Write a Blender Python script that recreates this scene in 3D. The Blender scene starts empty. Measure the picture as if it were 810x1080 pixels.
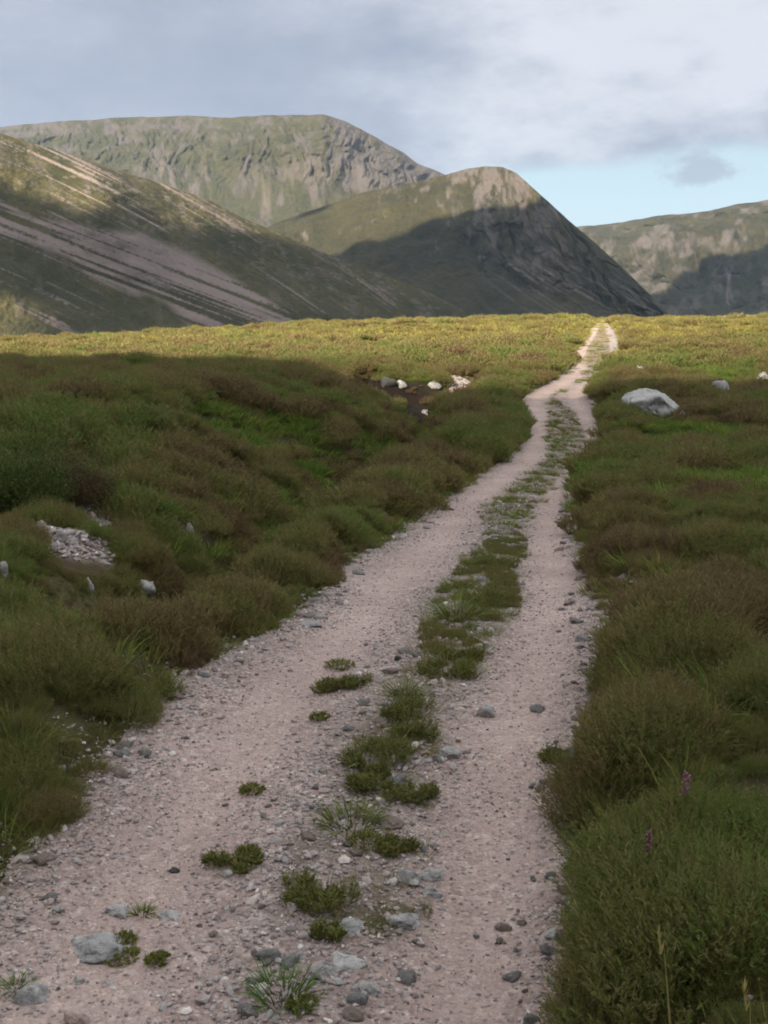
import bpy, bmesh, math, random
import numpy as np
from mathutils import Vector, noise as mnoise

rng = np.random.default_rng(7)
random.seed(7)
R = math.radians
S = bpy.context.scene
COL = S.collection

# ------------------------------------------------------------------ camera model (photo pixels 810 x 1080)
F = 1158.0
PITCH = math.atan((540 - 333) / F)
CP, SP = math.cos(PITCH), math.sin(PITCH)
EL, AZ = R(25), R(24)                       # sun: 25 deg high, behind the camera and 24 deg to its left
SUN = np.array([-math.cos(EL) * math.sin(AZ), -math.cos(EL) * math.cos(AZ), math.sin(EL)])


def slope_of(py):                            # drop per metre of level distance for a pixel row
    v = (np.asarray(py, float) - 540) / F
    return (v * CP + SP) / (CP - v * SP)


def project(x, y, z):
    d = y * CP - z * SP
    up = y * SP + z * CP
    d = np.where(np.abs(d) < 1e-6, 1e-6, d)
    return 405 + F * x / d, 540 - F * up / d


def sm(a, b, x):
    t = np.clip((np.asarray(x, float) - a) / (b - a), 0, 1)
    return t * t * (3 - 2 * t)


def _h(i, j, s):
    n = (i.astype(np.int64) * 374761393 + j.astype(np.int64) * 668265263 + s * 1442695041) & 0xFFFFFFFF
    n = ((n ^ (n >> 13)) * 1274126177) & 0xFFFFFFFF
    n = ((n ^ (n >> 16)) * 2246822519) & 0xFFFFFFFF
    return ((n ^ (n >> 15)) & 0xFFFF) / 32767.5 - 1.0


def vn(x, y, s=0):
    x = np.asarray(x, float); y = np.asarray(y, float)
    x, y = np.broadcast_arrays(x, y)
    i = np.floor(x); j = np.floor(y)
    fx = x - i; fy = y - j
    fx = fx * fx * fx * (fx * (fx * 6 - 15) + 10); fy = fy * fy * fy * (fy * (fy * 6 - 15) + 10)
    a = _h(i, j, s); b = _h(i + 1, j, s); c = _h(i, j + 1, s); d = _h(i + 1, j + 1, s)
    return (a * (1 - fx) + b * fx) * (1 - fy) + (c * (1 - fx) + d * fx) * fy


def fbm(x, y, o=4, s=0, g=0.5):
    t = 0; a = 1; n = 0
    x = np.asarray(x, float); y = np.asarray(y, float)
    for k in range(o):
        t = t + a * vn(x * 2 ** k + 17.3 * k, y * 2 ** k - 9.1 * k, s + k); n += a; a *= g
    return t / n


def ridged(x, y, o=4, s=0):
    t = 0; a = 1; n = 0
    for k in range(o):
        t = t + a * (1 - 2 * np.abs(vn(x * 2 ** k + 5.7 * k, y * 2 ** k + 3.1 * k, s + k))); n += a; a *= .5
    return t / n


def inpoly(px, py, poly):
    px = np.asarray(px); py = np.asarray(py)
    c = np.zeros(px.shape, bool)
    n = len(poly)
    for k in range(n):
        x1, y1 = poly[k]; x2, y2 = poly[(k + 1) % n]
        if y1 == y2: continue
        hit = ((y1 > py) != (y2 > py)) & (px < (x2 - x1) * (py - y1) / (y2 - y1) + x1)
        c ^= hit
    return c


# ------------------------------------------------------------------ materials
class NT:
    def __init__(s, name, disp=False):
        s.m = bpy.data.materials.new(name); s.m.use_nodes = True
        s.t = s.m.node_tree; s.N = s.t.nodes; s.L = s.t.links
        s.b = s.N['Principled BSDF']; s.b.inputs['Specular IOR Level'].default_value = .25

    def n(s, typ, **kw):
        o = s.N.new(typ)
        for k, v in kw.items():
            if k.startswith('i_'):
                o.inputs[k[2:].replace('_', ' ')].default_value = v
            else:
                setattr(o, k, v)
        return o

    def l(s, a, b): s.L.new(a, b)

    def attr(s, name, typ='GEOMETRY', out='Fac'):
        o = s.n('ShaderNodeAttribute', attribute_name=name, attribute_type=typ)
        return o.outputs[out]

    def pos(s, scale=(1, 1, 1)):
        g = s.n('ShaderNodeNewGeometry'); m = s.n('ShaderNodeMapping')
        m.inputs['Scale'].default_value = scale
        s.l(g.outputs['Position'], m.inputs['Vector']); return m.outputs['Vector']

    def noise(s, vec, scale, detail=4, rough=.55):
        o = s.n('ShaderNodeTexNoise'); o.inputs['Scale'].default_value = scale
        o.inputs['Detail'].default_value = detail; o.inputs['Roughness'].default_value = rough
        s.l(vec, o.inputs['Vector']); return o.outputs['Fac']

    def ramp(s, fac, stops, interp='LINEAR'):
        o = s.n('ShaderNodeValToRGB'); e = o.color_ramp.elements; o.color_ramp.interpolation = interp
        while len(e) < len(stops): e.new(.5)
        for k, (p, c) in enumerate(stops):
            e[k].position = p; e[k].color = (*c, 1) if len(c) == 3 else c
        s.l(fac, o.inputs['Fac']); return o.outputs['Color']

    def rng(s, fac, a, b, c=0., d=1.):
        o = s.n('ShaderNodeMapRange'); o.interpolation_type = 'SMOOTHSTEP'
        for k, v in zip(('From Min', 'From Max', 'To Min', 'To Max'), (a, b, c, d)): o.inputs[k].default_value = v
        s.l(fac, o.inputs['Value']); return o.outputs['Result']

    def mix(s, fac, a, b, mode='MIX'):
        o = s.n('ShaderNodeMix', data_type='RGBA', blend_type=mode)
        for v, i in ((fac, 0), (a, 6), (b, 7)):
            if hasattr(v, 'is_output'): s.l(v, o.inputs[i])
            else: o.inputs[i].default_value = v if i == 0 else ((*v, 1) if len(v) == 3 else v)
        return o.outputs[2]

    def math(s, op, a, b=0.):
        o = s.n('ShaderNodeMath', operation=op)
        for k, v in enumerate((a, b)):
            if hasattr(v, 'is_output'): s.l(v, o.inputs[k])
            else: o.inputs[k].default_value = v
        return o.outputs[0]

    def bump(s, h, dist=.01, strength=1.):
        o = s.n('ShaderNodeBump'); o.inputs['Distance'].default_value = dist; o.inputs['Strength'].default_value = strength
        s.l(h, o.inputs['Height']); s.l(o.outputs['Normal'], s.b.inputs['Normal'])

    def done(s, col, rough=.9):
        if hasattr(col, 'is_output'): s.l(col, s.b.inputs['Base Color'])
        else: s.b.inputs['Base Color'].default_value = (*col, 1)
        if hasattr(rough, 'is_output'): s.l(rough, s.b.inputs['Roughness'])
        else: s.b.inputs['Roughness'].default_value = rough
        return s.m


def mat_moor():
    t = NT('moor_soil'); p = t.pos()
    n1 = t.noise(p, .35, 5); n2 = t.noise(p, 3, 4)
    c = t.ramp(n1, [(.3, (.045, .035, .018)), (.5, (.06, .06, .022)), (.7, (.075, .08, .028))])
    c = t.mix(t.rng(n2, .35, .7), c, (.06, .042, .025))
    c = t.mix(t.attr('peat'), c, (.018, .012, .009))
    c = t.mix(t.attr('dry'), c, (.13, .115, .035))
    n3 = t.noise(p, 60, 3); c = t.mix(t.math('MULTIPLY', t.attr('rubble'), t.rng(n3, .4, .5)), c, (.3, .24, .2))
    t.bump(t.noise(p, 9, 6), .05)
    return t.done(c, .95)


def mat_path():
    t = NT('pink_gravel'); p = t.pos()
    v = t.n('ShaderNodeTexVoronoi'); v.inputs['Scale'].default_value = 70; t.l(p, v.inputs['Vector'])
    v2 = t.n('ShaderNodeTexVoronoi'); v2.inputs['Scale'].default_value = 26; t.l(p, v2.inputs['Vector'])
    sep = t.n('ShaderNodeSeparateColor'); t.l(v.outputs['Color'], sep.inputs[0])
    sep2 = t.n('ShaderNodeSeparateColor'); t.l(v2.outputs['Color'], sep2.inputs[0])
    st = [(0, (.17, .135, .13)), (.25, (.33, .255, .235)), (.55, (.45, .345, .315)), (.8, (.34, .305, .305)), (1, (.74, .64, .59))]
    a = t.ramp(sep.outputs[0], st); b = t.ramp(sep2.outputs[0], st)
    c = t.mix(.4, a, b)
    fine = t.ramp(t.noise(p, 160, 3), [(.3, (.34, .262, .245)), (.7, (.46, .36, .33))])
    c = t.mix(t.math('MULTIPLY', t.attr('rut'), .55), c, fine)
    big = t.noise(p, 1.1, 4)
    c = t.mix(t.rng(big, .35, .7), t.mix(1, c, (.84, .83, .83), 'MULTIPLY'), c)
    c = t.mix(t.attr('rut'), t.mix(1, c, (.88, .885, .885), 'MULTIPLY'), t.mix(1, c, (1.24, 1.225, 1.215), 'MULTIPLY'))
    c = t.mix(t.math('MULTIPLY', t.attr('veg'), t.rng(t.noise(p, 5, 5), .3, .6)), c, (.10, .085, .045))
    c = t.mix(t.attr('wet'), c, (.22, .23, .26))
    h = t.math('ADD', t.math('MULTIPLY', v.outputs['Distance'], -.6), t.math('MULTIPLY', v2.outputs['Distance'], -1.0))
    h = t.math('ADD', h, t.noise(p, 30, 5))
    t.bump(h, .012, .9)
    return t.done(c, .9)


def mat_plant(name, base, tips, dry=None, patch=.5, trans=True, head=None):
    """tip colours vary between plants (tint) and over the moor (world noise); the woody foot is brown"""
    t = NT(name); p = t.pos()
    tint = t.attr('tint', 'INSTANCER'); hh = t.attr('hh')
    n1 = t.noise(p, patch, 4)
    f = t.math('ADD', t.math('MULTIPLY', tint, .65), t.math('MULTIPLY', n1, 1.1))
    f = t.math('SUBTRACT', f, .40)
    c = t.ramp(f, [(.12, tips[0]), (.38, tips[1]), (.6, tips[2]), (.85, tips[3])])
    c = t.mix(t.rng(hh, .0, .55), base, c)
    if dry is not None:
        c = t.mix(t.attr('dryness', 'INSTANCER'), c, dry)
    c = t.mix(t.rng(t.attr('rv'), .0, 1., 0, .8 if head else 1.), c, head or t.mix(1, c, (1.95, 1.85, 1.5), 'MULTIPLY'))
    m = t.done(c, .75)
    if trans:
        tr = t.n('ShaderNodeBsdfTranslucent'); ms = t.n('ShaderNodeMixShader'); ms.inputs[0].default_value = .42
        t.l(c, tr.inputs['Color']); t.l(t.b.outputs[0], ms.inputs[1]); t.l(tr.outputs[0], ms.inputs[2])
        t.l(ms.outputs[0], t.N['Material Output'].inputs['Surface'])
    return m


def mat_stone(name, cols, scale=6, lichen=.3):
    t = NT(name)
    tc = t.n('ShaderNodeTexCoord'); oi = t.n('ShaderNodeObjectInfo')
    mp = t.n('ShaderNodeMapping'); t.l(tc.outputs['Object'], mp.inputs['Vector'])
    cb = t.n('ShaderNodeCombineXYZ')
    for k in range(3): t.l(t.math('MULTIPLY', oi.outputs['Random'], 37.0 + 11 * k), cb.inputs[k])
    t.l(cb.outputs[0], mp.inputs['Location'])
    p = mp.outputs['Vector']
    n1 = t.noise(p, scale, 6, .65); n2 = t.noise(p, scale * 7, 3); n3 = t.noise(p, scale * .6, 5)
    c = t.ramp(n1, [(.3, cols[0]), (.5, cols[1]), (.72, cols[2])])
    c = t.mix(t.rng(n2, .45, .75, 0, .5), c, tuple(x * .55 for x in cols[0]))
    c = t.mix(t.rng(n3, .56, .66, 0, lichen), c, (.46, .46, .40))
    n4 = t.noise(p, scale * 2.6, 4, .7); c = t.mix(t.rng(n4, .58, .66, 0, .55), c, tuple(x * .62 for x in cols[0]))
    c = t.mix(t.rng(n4, .30, .36, .5, 0), c, tuple(min(.7, x * 1.25) for x in cols[2]))
    t.bump(t.math('ADD', n1, t.math('MULTIPLY', n2, .5)), .06)
    return t.done(c, .85)


def mat_gravel():
    t = NT('loose_gravel')
    tint = t.attr('tint', 'INSTANCER'); p = t.pos()
    c = t.ramp(tint, [(0, (.15, .13, .125)), (.2, (.29, .25, .245)), (.45, (.45, .365, .345)), (.65, (.38, .37, .375)), (.85, (.62, .53, .50)), (1, (.80, .75, .72))])
    c = t.mix(.5, c, t.mix(t.noise(p, 90, 3), t.mix(1, c, (.55, .55, .57), 'MULTIPLY'), c))
    return t.done(c, .9)


def mat_hill(name, greens, rock, scree):
    t = NT(name); p = t.pos()
    n1 = t.noise(p, .007, 7, .65); n2 = t.noise(p, .03, 6, .65); n3 = t.noise(p, .11, 5, .65)
    c = t.ramp(n1, [(.3, greens[0]), (.5, greens[1]), (.7, greens[2])])
    c = t.mix(t.rng(n2, .35, .7), c, t.mix(1, c, (1.5, 1.35, 1.2), 'MULTIPLY'))
    c = t.mix(t.rng(n3, .3, .7, .45, 0.), c, tuple(x * .55 for x in greens[0]))
    rc = t.mix(n2, tuple(x * .6 for x in rock), tuple(x * 1.3 for x in rock))
    rc = t.mix(t.rng(n3, .3, .7), rc, tuple(x * .8 for x in rock))
    c = t.mix(t.attr('rock'), c, rc)
    sc = t.mix(n2, tuple(x * .8 for x in scree), tuple(x * 1.2 for x in scree))
    c = t.mix(t.attr('scree'), c, sc)
    t.bump(t.math('ADD', n2, t.math('MULTIPLY', n3, .45)), 14, .9)
    return t.done(c, 1.)


# ------------------------------------------------------------------ mesh helpers
def mesh_from(name, V, Fc, mat, attrs=None, smooth=True):
    me = bpy.data.meshes.new(name)
    V = np.ascontiguousarray(V, np.float32); Fc = np.ascontiguousarray(Fc, np.int32)
    k = Fc.shape[1]
    me.vertices.add(len(V)); me.vertices.foreach_set('co', V.ravel())
    me.loops.add(Fc.size); me.loops.foreach_set('vertex_index', Fc.ravel())
    me.polygons.add(len(Fc))
    me.polygons.foreach_set('loop_start', np.arange(0, Fc.size, k, dtype=np.int32))
    me.polygons.foreach_set('loop_total', np.full(len(Fc), k, np.int32))
    me.polygons.foreach_set('use_smooth', np.full(len(Fc), smooth))
    me.materials.append(mat)
    for a, v in (attrs or {}).items():
        at = me.attributes.new(a, 'FLOAT', 'POINT'); at.data.foreach_set('value', np.ascontiguousarray(v, np.float32).ravel())
    me.update(calc_edges=True); me.validate()
    return me


def grid_faces(r, c):
    i = np.arange(r * c).reshape(r, c)
    return np.stack([i[:-1, :-1], i[:-1, 1:], i[1:, 1:], i[1:, :-1]], -1).reshape(-1, 4)


def link(name, me, kind=None, label=None, cat=None, group=None, loc=(0, 0, 0), rot=(0, 0, 0), parent=None):
    o = bpy.data.objects.new(name, me); COL.objects.link(o)
    o.location = loc; o.rotation_euler = rot
    tag(o, kind, label, cat, group)
    if parent: o.parent = parent
    return o


def tag(o, kind=None, label=None, cat=None, group=None):
    for k, v in (('kind', kind), ('label', label), ('category', cat), ('group', group)):
        if v: o[k] = v


# ------------------------------------------------------------------ the moor: heights
_yt = [-30, 0, 3.25, 5.5, 9.7, 15, 23, 30, 42, 55, 70, 85, 100, 160]
_zt = [-2.2, -2.2, -2.15, -2.02, -2.3, -2.80, -3.22, -2.93, -2.30, -1.63, -0.80, -0.42, -0.55, -3.6]
_yy = np.linspace(-30, 160, 3801)
_zz = np.interp(_yy, _yt, _zt)
_k = np.hanning(41); _k /= _k.sum()
_zz = np.convolve(np.pad(_zz, 20, mode='edge'), _k, 'valid')


def ztrack(y): return np.interp(y, _yy, _zz)


# photo rows of the track: y, left edge, strip left, strip right, right edge
ROWS = [(1080, -120, 285, 400, 592), (1000, -62, 300, 405, 597), (940, -5, 305, 430, 602), (880, 48, 335, 432, 608), (800, 112, 376, 446, 612),
        (760, 152, 400, 457, 624), (700, 217, 445, 498, 636), (660, 292, 456, 520, 630), (640, 325, 462, 538, 626), (600, 362, 488, 546, 620),
        (570, 410, 518, 549, 609), (545, 447, 508, 552, 607), (520, 480, 535, 572, 600), (500, 506, 560, 590, 606), (480, 540, 583, 604, 622),
        (465, 556, 578, 618, 637), (450, 557, 578, 612, 636), (435, 552, 580, 601, 630), (418, 552, 581, 584, 626), (408, 573, 600, 601, 626),
        (400, 588, 614, 618, 629), (390, 601, 619, 629, 635), (380, 610, 620, 638, 648), (370, 607, 619, 642, 654), (357, 617, 627, 642, 655),
        (347, 622, 631, 637, 647), (341, 626, 633, 637, 645)]
_Ys = np.linspace(1.0, 99, 20000)
_sl = -ztrack(_Ys) / _Ys


def track_Y(py):                              # distance at which the track shows in a pixel row
    return np.interp(-slope_of(py), -_sl, _Ys)


def X_at(px, Y, z): return (np.asarray(px) - 405) / F * (Y * CP - z * SP)


_ry = np.array([track_Y(r[0]) for r in ROWS]); _rz = ztrack(_ry)
_E = [X_at(np.array([r[k] for r in ROWS]), _ry, _rz) for k in (1, 2, 3, 4)]
_o = np.argsort(_ry); _ry = _ry[_o]; _E = [e[_o] for e in _E]
_ry = np.concatenate([[-6], _ry, [130]])
_E = [np.concatenate([[2 * e[0] - e[2]], e, [e[-1] + 6]]) for e in _E]
_E[0][0] = _E[0][1] - 1.2; _E[3][0] = _E[3][1] - .2


def edges(Y): return [np.interp(Y, _ry, e) for e in _E]


CREST_U = [-1.2, -.35, -.134, 0, .1425, .177, .196, .2245, .3, .6, 1.2]
CREST_Z = [-3.7, -2.4, -1.3, -.75, -.42, -.48, -.62, -.55, -.52, -.45, -.3]


def G(X, Y, detail=True):
    X = np.asarray(X, float); Y = np.asarray(Y, float)
    L, a, b, Rr = edges(Y)
    zt = ztrack(Y)
    dl = L - X; dr = X - Rr
    off = np.maximum(np.maximum(dl, dr), 0)
    # right of the track
    zr = zt + .30 * sm(0, .5, dr) * (1 - .6 * sm(30, 50, Y)) + .25 * sm(.5, 5, dr) * sm(3, 8, Y) * (1 - sm(24, 40, Y))
    # left of the track: verge, ditch, then the higher moor
    zl = np.interp(Y, [-10, 3, 8, 12, 17, 22, 32, 40, 60, 100], [-2.1, -2.1, -2.15, -2.1, -1.75, -1.6, -1.75, -1.85, -1.72, -1.9])
    dd = np.interp(Y, [6, 10, 24, 34, 50, 60], [1.2, 1.5, 2.7, 3.2, 2.0, 1.5])
    on = sm(5.5, 10, Y) * (1 - sm(33, 42, Y))
    on2 = sm(48, 56, Y) * (1 - sm(82, 90, Y))
    zz = zt + .12 * sm(0, .4, dl)
    zz = zz + (zl - zz) * sm(dd + .3, dd + 5.0, dl)
    zz = zz - .95 * on * np.exp(-((dl - dd) / .75) ** 2) + .22 * on * np.exp(-((dl - dd + 1.1) / .5) ** 2) * sm(.15, .6, dl) - .55 * on2 * np.exp(-((dl - dd) / .42) ** 2)
    z = np.where(dl > 0, zz, np.where(dr > 0, zr, zt))
    # crest of the moor
    Yc = np.maximum(Y, 1)
    zc = np.interp(X / Yc, CREST_U, CREST_Z)
    w = sm(45, 88, Y) * sm(0, 3, off)
    z = z + (zc - z) * w
    far = np.maximum(Y - 98, 0)
    z = z - np.minimum(.055 * far, 42) * sm(0, 60, far + 30)
    # peat hag: a bitten-out hollow with a steep dark face behind it
    hag = sm(-1.9, -.6, X) * (1 - sm(1.2, 3.0, X)) * sm(33.5, 35.2, Y + .4 * vn(X * 1.1, 3, 5)) * (1 - sm(38.0, 38.5, Y + .5 * vn(X * .9, 0, 9)))
    z = z - .55 * hag
    if detail:
        m = sm(0, .5, off)
        z = z + m * (.18 * fbm(X * .35, Y * .35, 4, 3) + .17 * fbm(X * 1.15, Y * 1.15, 3, 11)) * np.where(Y > 130, 3, 1) * (1 + 1.2 * sm(55, 80, Y))
        # the track: two ruts, a low middle
        mid = (a + b) / 2; inn = (1 - sm(0, .02, off))
        rl = (L + a) / 2; rr = (b + Rr) / 2
        near = 1 - sm(35, 60, Y)
        z = z + inn * near * (-.035 * np.exp(-((X - rl) / .32) ** 2) - .035 * np.exp(-((X - rr) / .25) ** 2) + .02 * fbm(X * 1.3, Y * .9, 3, 21) + .006 * fbm(X * 9, Y * 9, 2, 25))
    return z


def hag_mask(X, Y):
    return sm(-1.7, -.8, X) * (1 - sm(1.2, 2.6, X)) * sm(33.5, 35, Y) * (1 - sm(38.4, 38.9, Y))


def pix(px, py, zoff=0.0):
    """where the ray through a photo pixel first meets the moor"""
    v = (py - 540) / F
    d = np.array([(px - 405) / F, CP - v * SP, -(v * CP + SP)])
    t = np.exp(np.linspace(math.log(1.2), math.log(140), 6000))
    P = d[None] * t[:, None]
    below = P[:, 2] < G(P[:, 0], P[:, 1]) + zoff
    k = int(np.argmax(below)) if below.any() else len(t) - 1
    return P[k]


def pxm(p):                                   # metres per photo pixel at a point
    return (p[1] * CP - p[2] * SP) / F


# ------------------------------------------------------------------ ground sheet
W_RUBBLE = [(pix(68, 563), .46, .30), (pix(106, 546), .36, .28), (pix(485, 405), .7, .5)]


def rubble_mask(X, Y):
    r = 0
    for (c, rx, ry) in W_RUBBLE:
        q = np.sqrt(((X - c[0]) / rx) ** 2 + ((Y - c[1]) / (ry * 2.5)) ** 2) + .35 * fbm(X * 3, Y * 3, 2, 31)
        r = np.maximum(r, 1 - sm(.6, 1.1, q))
    return r


PEAT_R = pix(668, 391)


def build_ground():
    a = np.exp(np.arange(0, math.log(140), .0062))
    b = np.exp(np.linspace(math.log(a[-1]) + .01, math.log(9500), 130))
    Yv = np.concatenate([a, b]) - 6.5
    u = np.linspace(-.95, .95, 640)
    Y = Yv[:, None] + 0 * u[None]; X = (Yv + 6.5)[:, None] * u[None]
    z = G(X, Y)
    L, ca, cb, Rr = edges(Y)
    ins = np.minimum(X - L, Rr - X)
    z = z - .06 * sm(.0, .12, ins) * (Y < 130)
    V = np.stack([X, Y, z], -1).reshape(-1, 3)
    peat = np.maximum(hag_mask(X, Y), .8 * (1 - sm(.5, 1.1, np.hypot((X - PEAT_R[0]) / 1.4, (Y - PEAT_R[1]) / 2.2))))
    peat = np.maximum(peat, sm(48, 56, Y) * (1 - sm(82, 90, Y)) * np.exp(-(((L - X) - np.interp(Y, [50, 60], [2.0, 1.5])) / .4) ** 2))
    dry = sm(46, 60, Y) * (1 - .45 * sm(0, .5, fbm(X * .12, Y * .12, 3, 41)))
    at = dict(peat=peat, dry=dry, rubble=rubble_mask(X, Y))
    me = mesh_from('moorland', V, grid_faces(*X.shape), mat_moor(), at)
    link('ground', me, 'structure')


def build_path():
    Yv = np.exp(np.arange(math.log(1.), math.log(116), .0042)) - 5.5 + 0
    Yv = np.concatenate([Yv])
    s = np.linspace(0, 1, 150)
    L, a, b, Rr = [e[:, None] for e in edges(Yv)]
    near = np.clip(1 - (Yv[:, None]) / 40, .35, 1)
    L2 = L - .10 - .10 * fbm(Yv[:, None] * 2.2, 0, 4, 51); R2 = Rr + .26 + .08 * fbm(Yv[:, None] * 2.4, 9, 4, 57)
    X = L2 + (R2 - L2) * s[None]; Y = Yv[:, None] + 0 * X
    z = G(X, Y) + .006
    edge = np.minimum(X - L2, R2 - X)
    z = z - .09 * (1 - sm(0, .05, edge))
    V = np.stack([X, Y, z], -1).reshape(-1, 3)
    # attributes: fine grit in the wheel ruts, soil under the green middle, wet far rut
    rl = (L + a) / 2; rr = (b + Rr) / 2
    moss = .75 * sm(-.25, .05, X - a) * sm(-.25, .05, b - X) * (1 - sm(5, 6.5, Y)) * sm(-.15, .35, fbm(X * 2.6, Y * 2.2, 4, 63))
    rut = np.maximum(np.exp(-((X - rl) / .38) ** 2), np.exp(-((X - rr) / .3) ** 2))
    veg = sm(-.12, .06, X - a) * sm(-.12, .06, b - X) * sm(4.2, 5.5, Y) * ((b - a) > .08)
    veg = np.maximum(veg * (.6 + .4 * fbm(X * 2, Y * 2, 3, 61)), .55 * (1 - sm(.02, .22, edge)))
    wet = sm(44, 50, Y) * (1 - sm(72, 80, Y)) * sm(-.1, .3, X - b) * (.6 + .4 * fbm(X, Y * .5, 3, 66))
    me = mesh_from('track', V, grid_faces(*X.shape), mat_path(), dict(rut=rut, veg=np.clip(np.maximum(veg, moss), 0, 1), wet=np.clip(wet, 0, 1) * .8))
    link('path', me, 'structure')


build_ground()
build_path()

# ------------------------------------------------------------------ plant templates
def blade(V, Fq, A, base, direction, length, width, bend, segs, h0, rv, zig=False):
    """a tapering strip of quads"""
    d = np.array(direction, float); d /= np.linalg.norm(d)
    side = np.cross(d, [0, 0, 1.]);
    if np.linalg.norm(side) < 1e-4: side = np.array([1., 0, 0])
    side /= np.linalg.norm(side)
    ang = random.uniform(0, math.pi)
    nrm = np.cross(side, d); side = side * math.cos(ang) + nrm * math.sin(ang)
    p = np.array(base, float); st = length / segs
    i0 = len(V)
    for k in range(segs + 1):
        t = k / segs
        w = width * (1 - t ** 1.6) * .5 + 1e-4
        if zig and k % 2 == 1: w *= 2.0
        V.append(p - side * w); V.append(p + side * w)
        A.append((h0 + (1 - h0) * t, rv)); A.append((h0 + (1 - h0) * t, rv))
        d = d + np.array([0, 0, -bend]) + np.array([d[0], d[1], 0]) * bend * .6
        d /= np.linalg.norm(d); p = p + d * st
    for k in range(segs):
        q = i0 + 2 * k
        Fq.append((q, q + 1, q + 3, q + 2))


def heather_template(n, rad, hgt, leaf, per):
    """a dome of upright sprigs; every sprig a stem carrying short scale-leaf quads"""
    V, Fq, A = [], [], []
    for i in range(n):
        r = rad * math.sqrt(random.random()); th = random.uniform(0, 2 * math.pi)
        x, y = r * math.cos(th), r * math.sin(th)
        top = hgt * (1 - .55 * (r / rad) ** 2) * random.uniform(.72, 1.12)
        lean = .9 * r / rad
        d = np.array([math.cos(th) * lean + random.uniform(-.42, .42), math.sin(th) * lean + random.uniform(-.42, .42), 1.])
        d /= np.linalg.norm(d)
        base = np.array([x * .75, y * .75, 0.])
        rv = random.random() ** 2
        i0 = len(V)
        for k in range(per):
            t = .30 + .70 * (k + random.random()) / per
            p = base + d * top * t
            a = random.uniform(0, 2 * math.pi)
            o = np.array([math.cos(a), math.sin(a), 0.]) * random.uniform(.5, 1.3) + d * random.uniform(.7, 1.6); o /= np.linalg.norm(o)
            s = np.cross(o, [random.uniform(-1, 1), random.uniform(-1, 1), .3]); s /= (np.linalg.norm(s) + 1e-6)
            ln = leaf * random.uniform(1.3, 2.5); w = leaf * .34
            j = len(V)
            V += [p - s * w * .4, p + s * w * .4, p + o * ln * .6 + s * w, p + o * ln - s * w * .3]
            h = min(1, t * random.uniform(.8, 1.15))
            A += [(h, rv)] * 4
            Fq.append((j, j + 1, j + 2, j + 3))
    return V, Fq, A


def grass_template(n, rad, hgt, width, segs=3, bend=.18):
    V, Fq, A = [], [], []
    for i in range(n):
        r = rad * math.sqrt(random.random()); th = random.uniform(0, 2 * math.pi)
        lean = .25 + .5 * r / rad
        d = (math.cos(th) * lean + random.uniform(-.3, .3), math.sin(th) * lean + random.uniform(-.3, .3), 1.)
        blade(V, Fq, A, (r * math.cos(th), r * math.sin(th), -.01), d, hgt * random.uniform(.55, 1.15), width * random.uniform(.7, 1.2),
              random.uniform(.2, 1.6) * bend, segs, 0., random.random() ** 2)
    return V, Fq, A


def stone_mesh_data(seed, sub, cuts=9, flat=1.0, rough=.17):
    rnd = random.Random(seed)
    bm = bmesh.new(); bmesh.ops.create_icosphere(bm, subdivisions=sub, radius=1)
    pl = []
    for k in range(cuts):
        n = Vector((rnd.gauss(0, 1), rnd.gauss(0, 1), rnd.gauss(0, 1) * .9)).normalized(); pl.append((n, rnd.uniform(.58, .9)))
    off = Vector((rnd.uniform(0, 90), rnd.uniform(0, 90), rnd.uniform(0, 90)))
    for v in bm.verts:
        c = v.co.copy()
        for n, d in pl:
            e = c.dot(n)
            if e > d: c -= n * (e - d) * .97
        c *= 1 + rough * mnoise.fractal(v.co * 1.6 + off, .7, 2.0, 5)
        v.co = c
    return bm


def bm_arrays(bm):
    bm.verts.ensure_lookup_table()
    V = np.array([v.co[:] for v in bm.verts]); Fc = np.array([[v.index for v in f.verts] for f in bm.faces])
    bm.free(); return V, Fc


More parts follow.
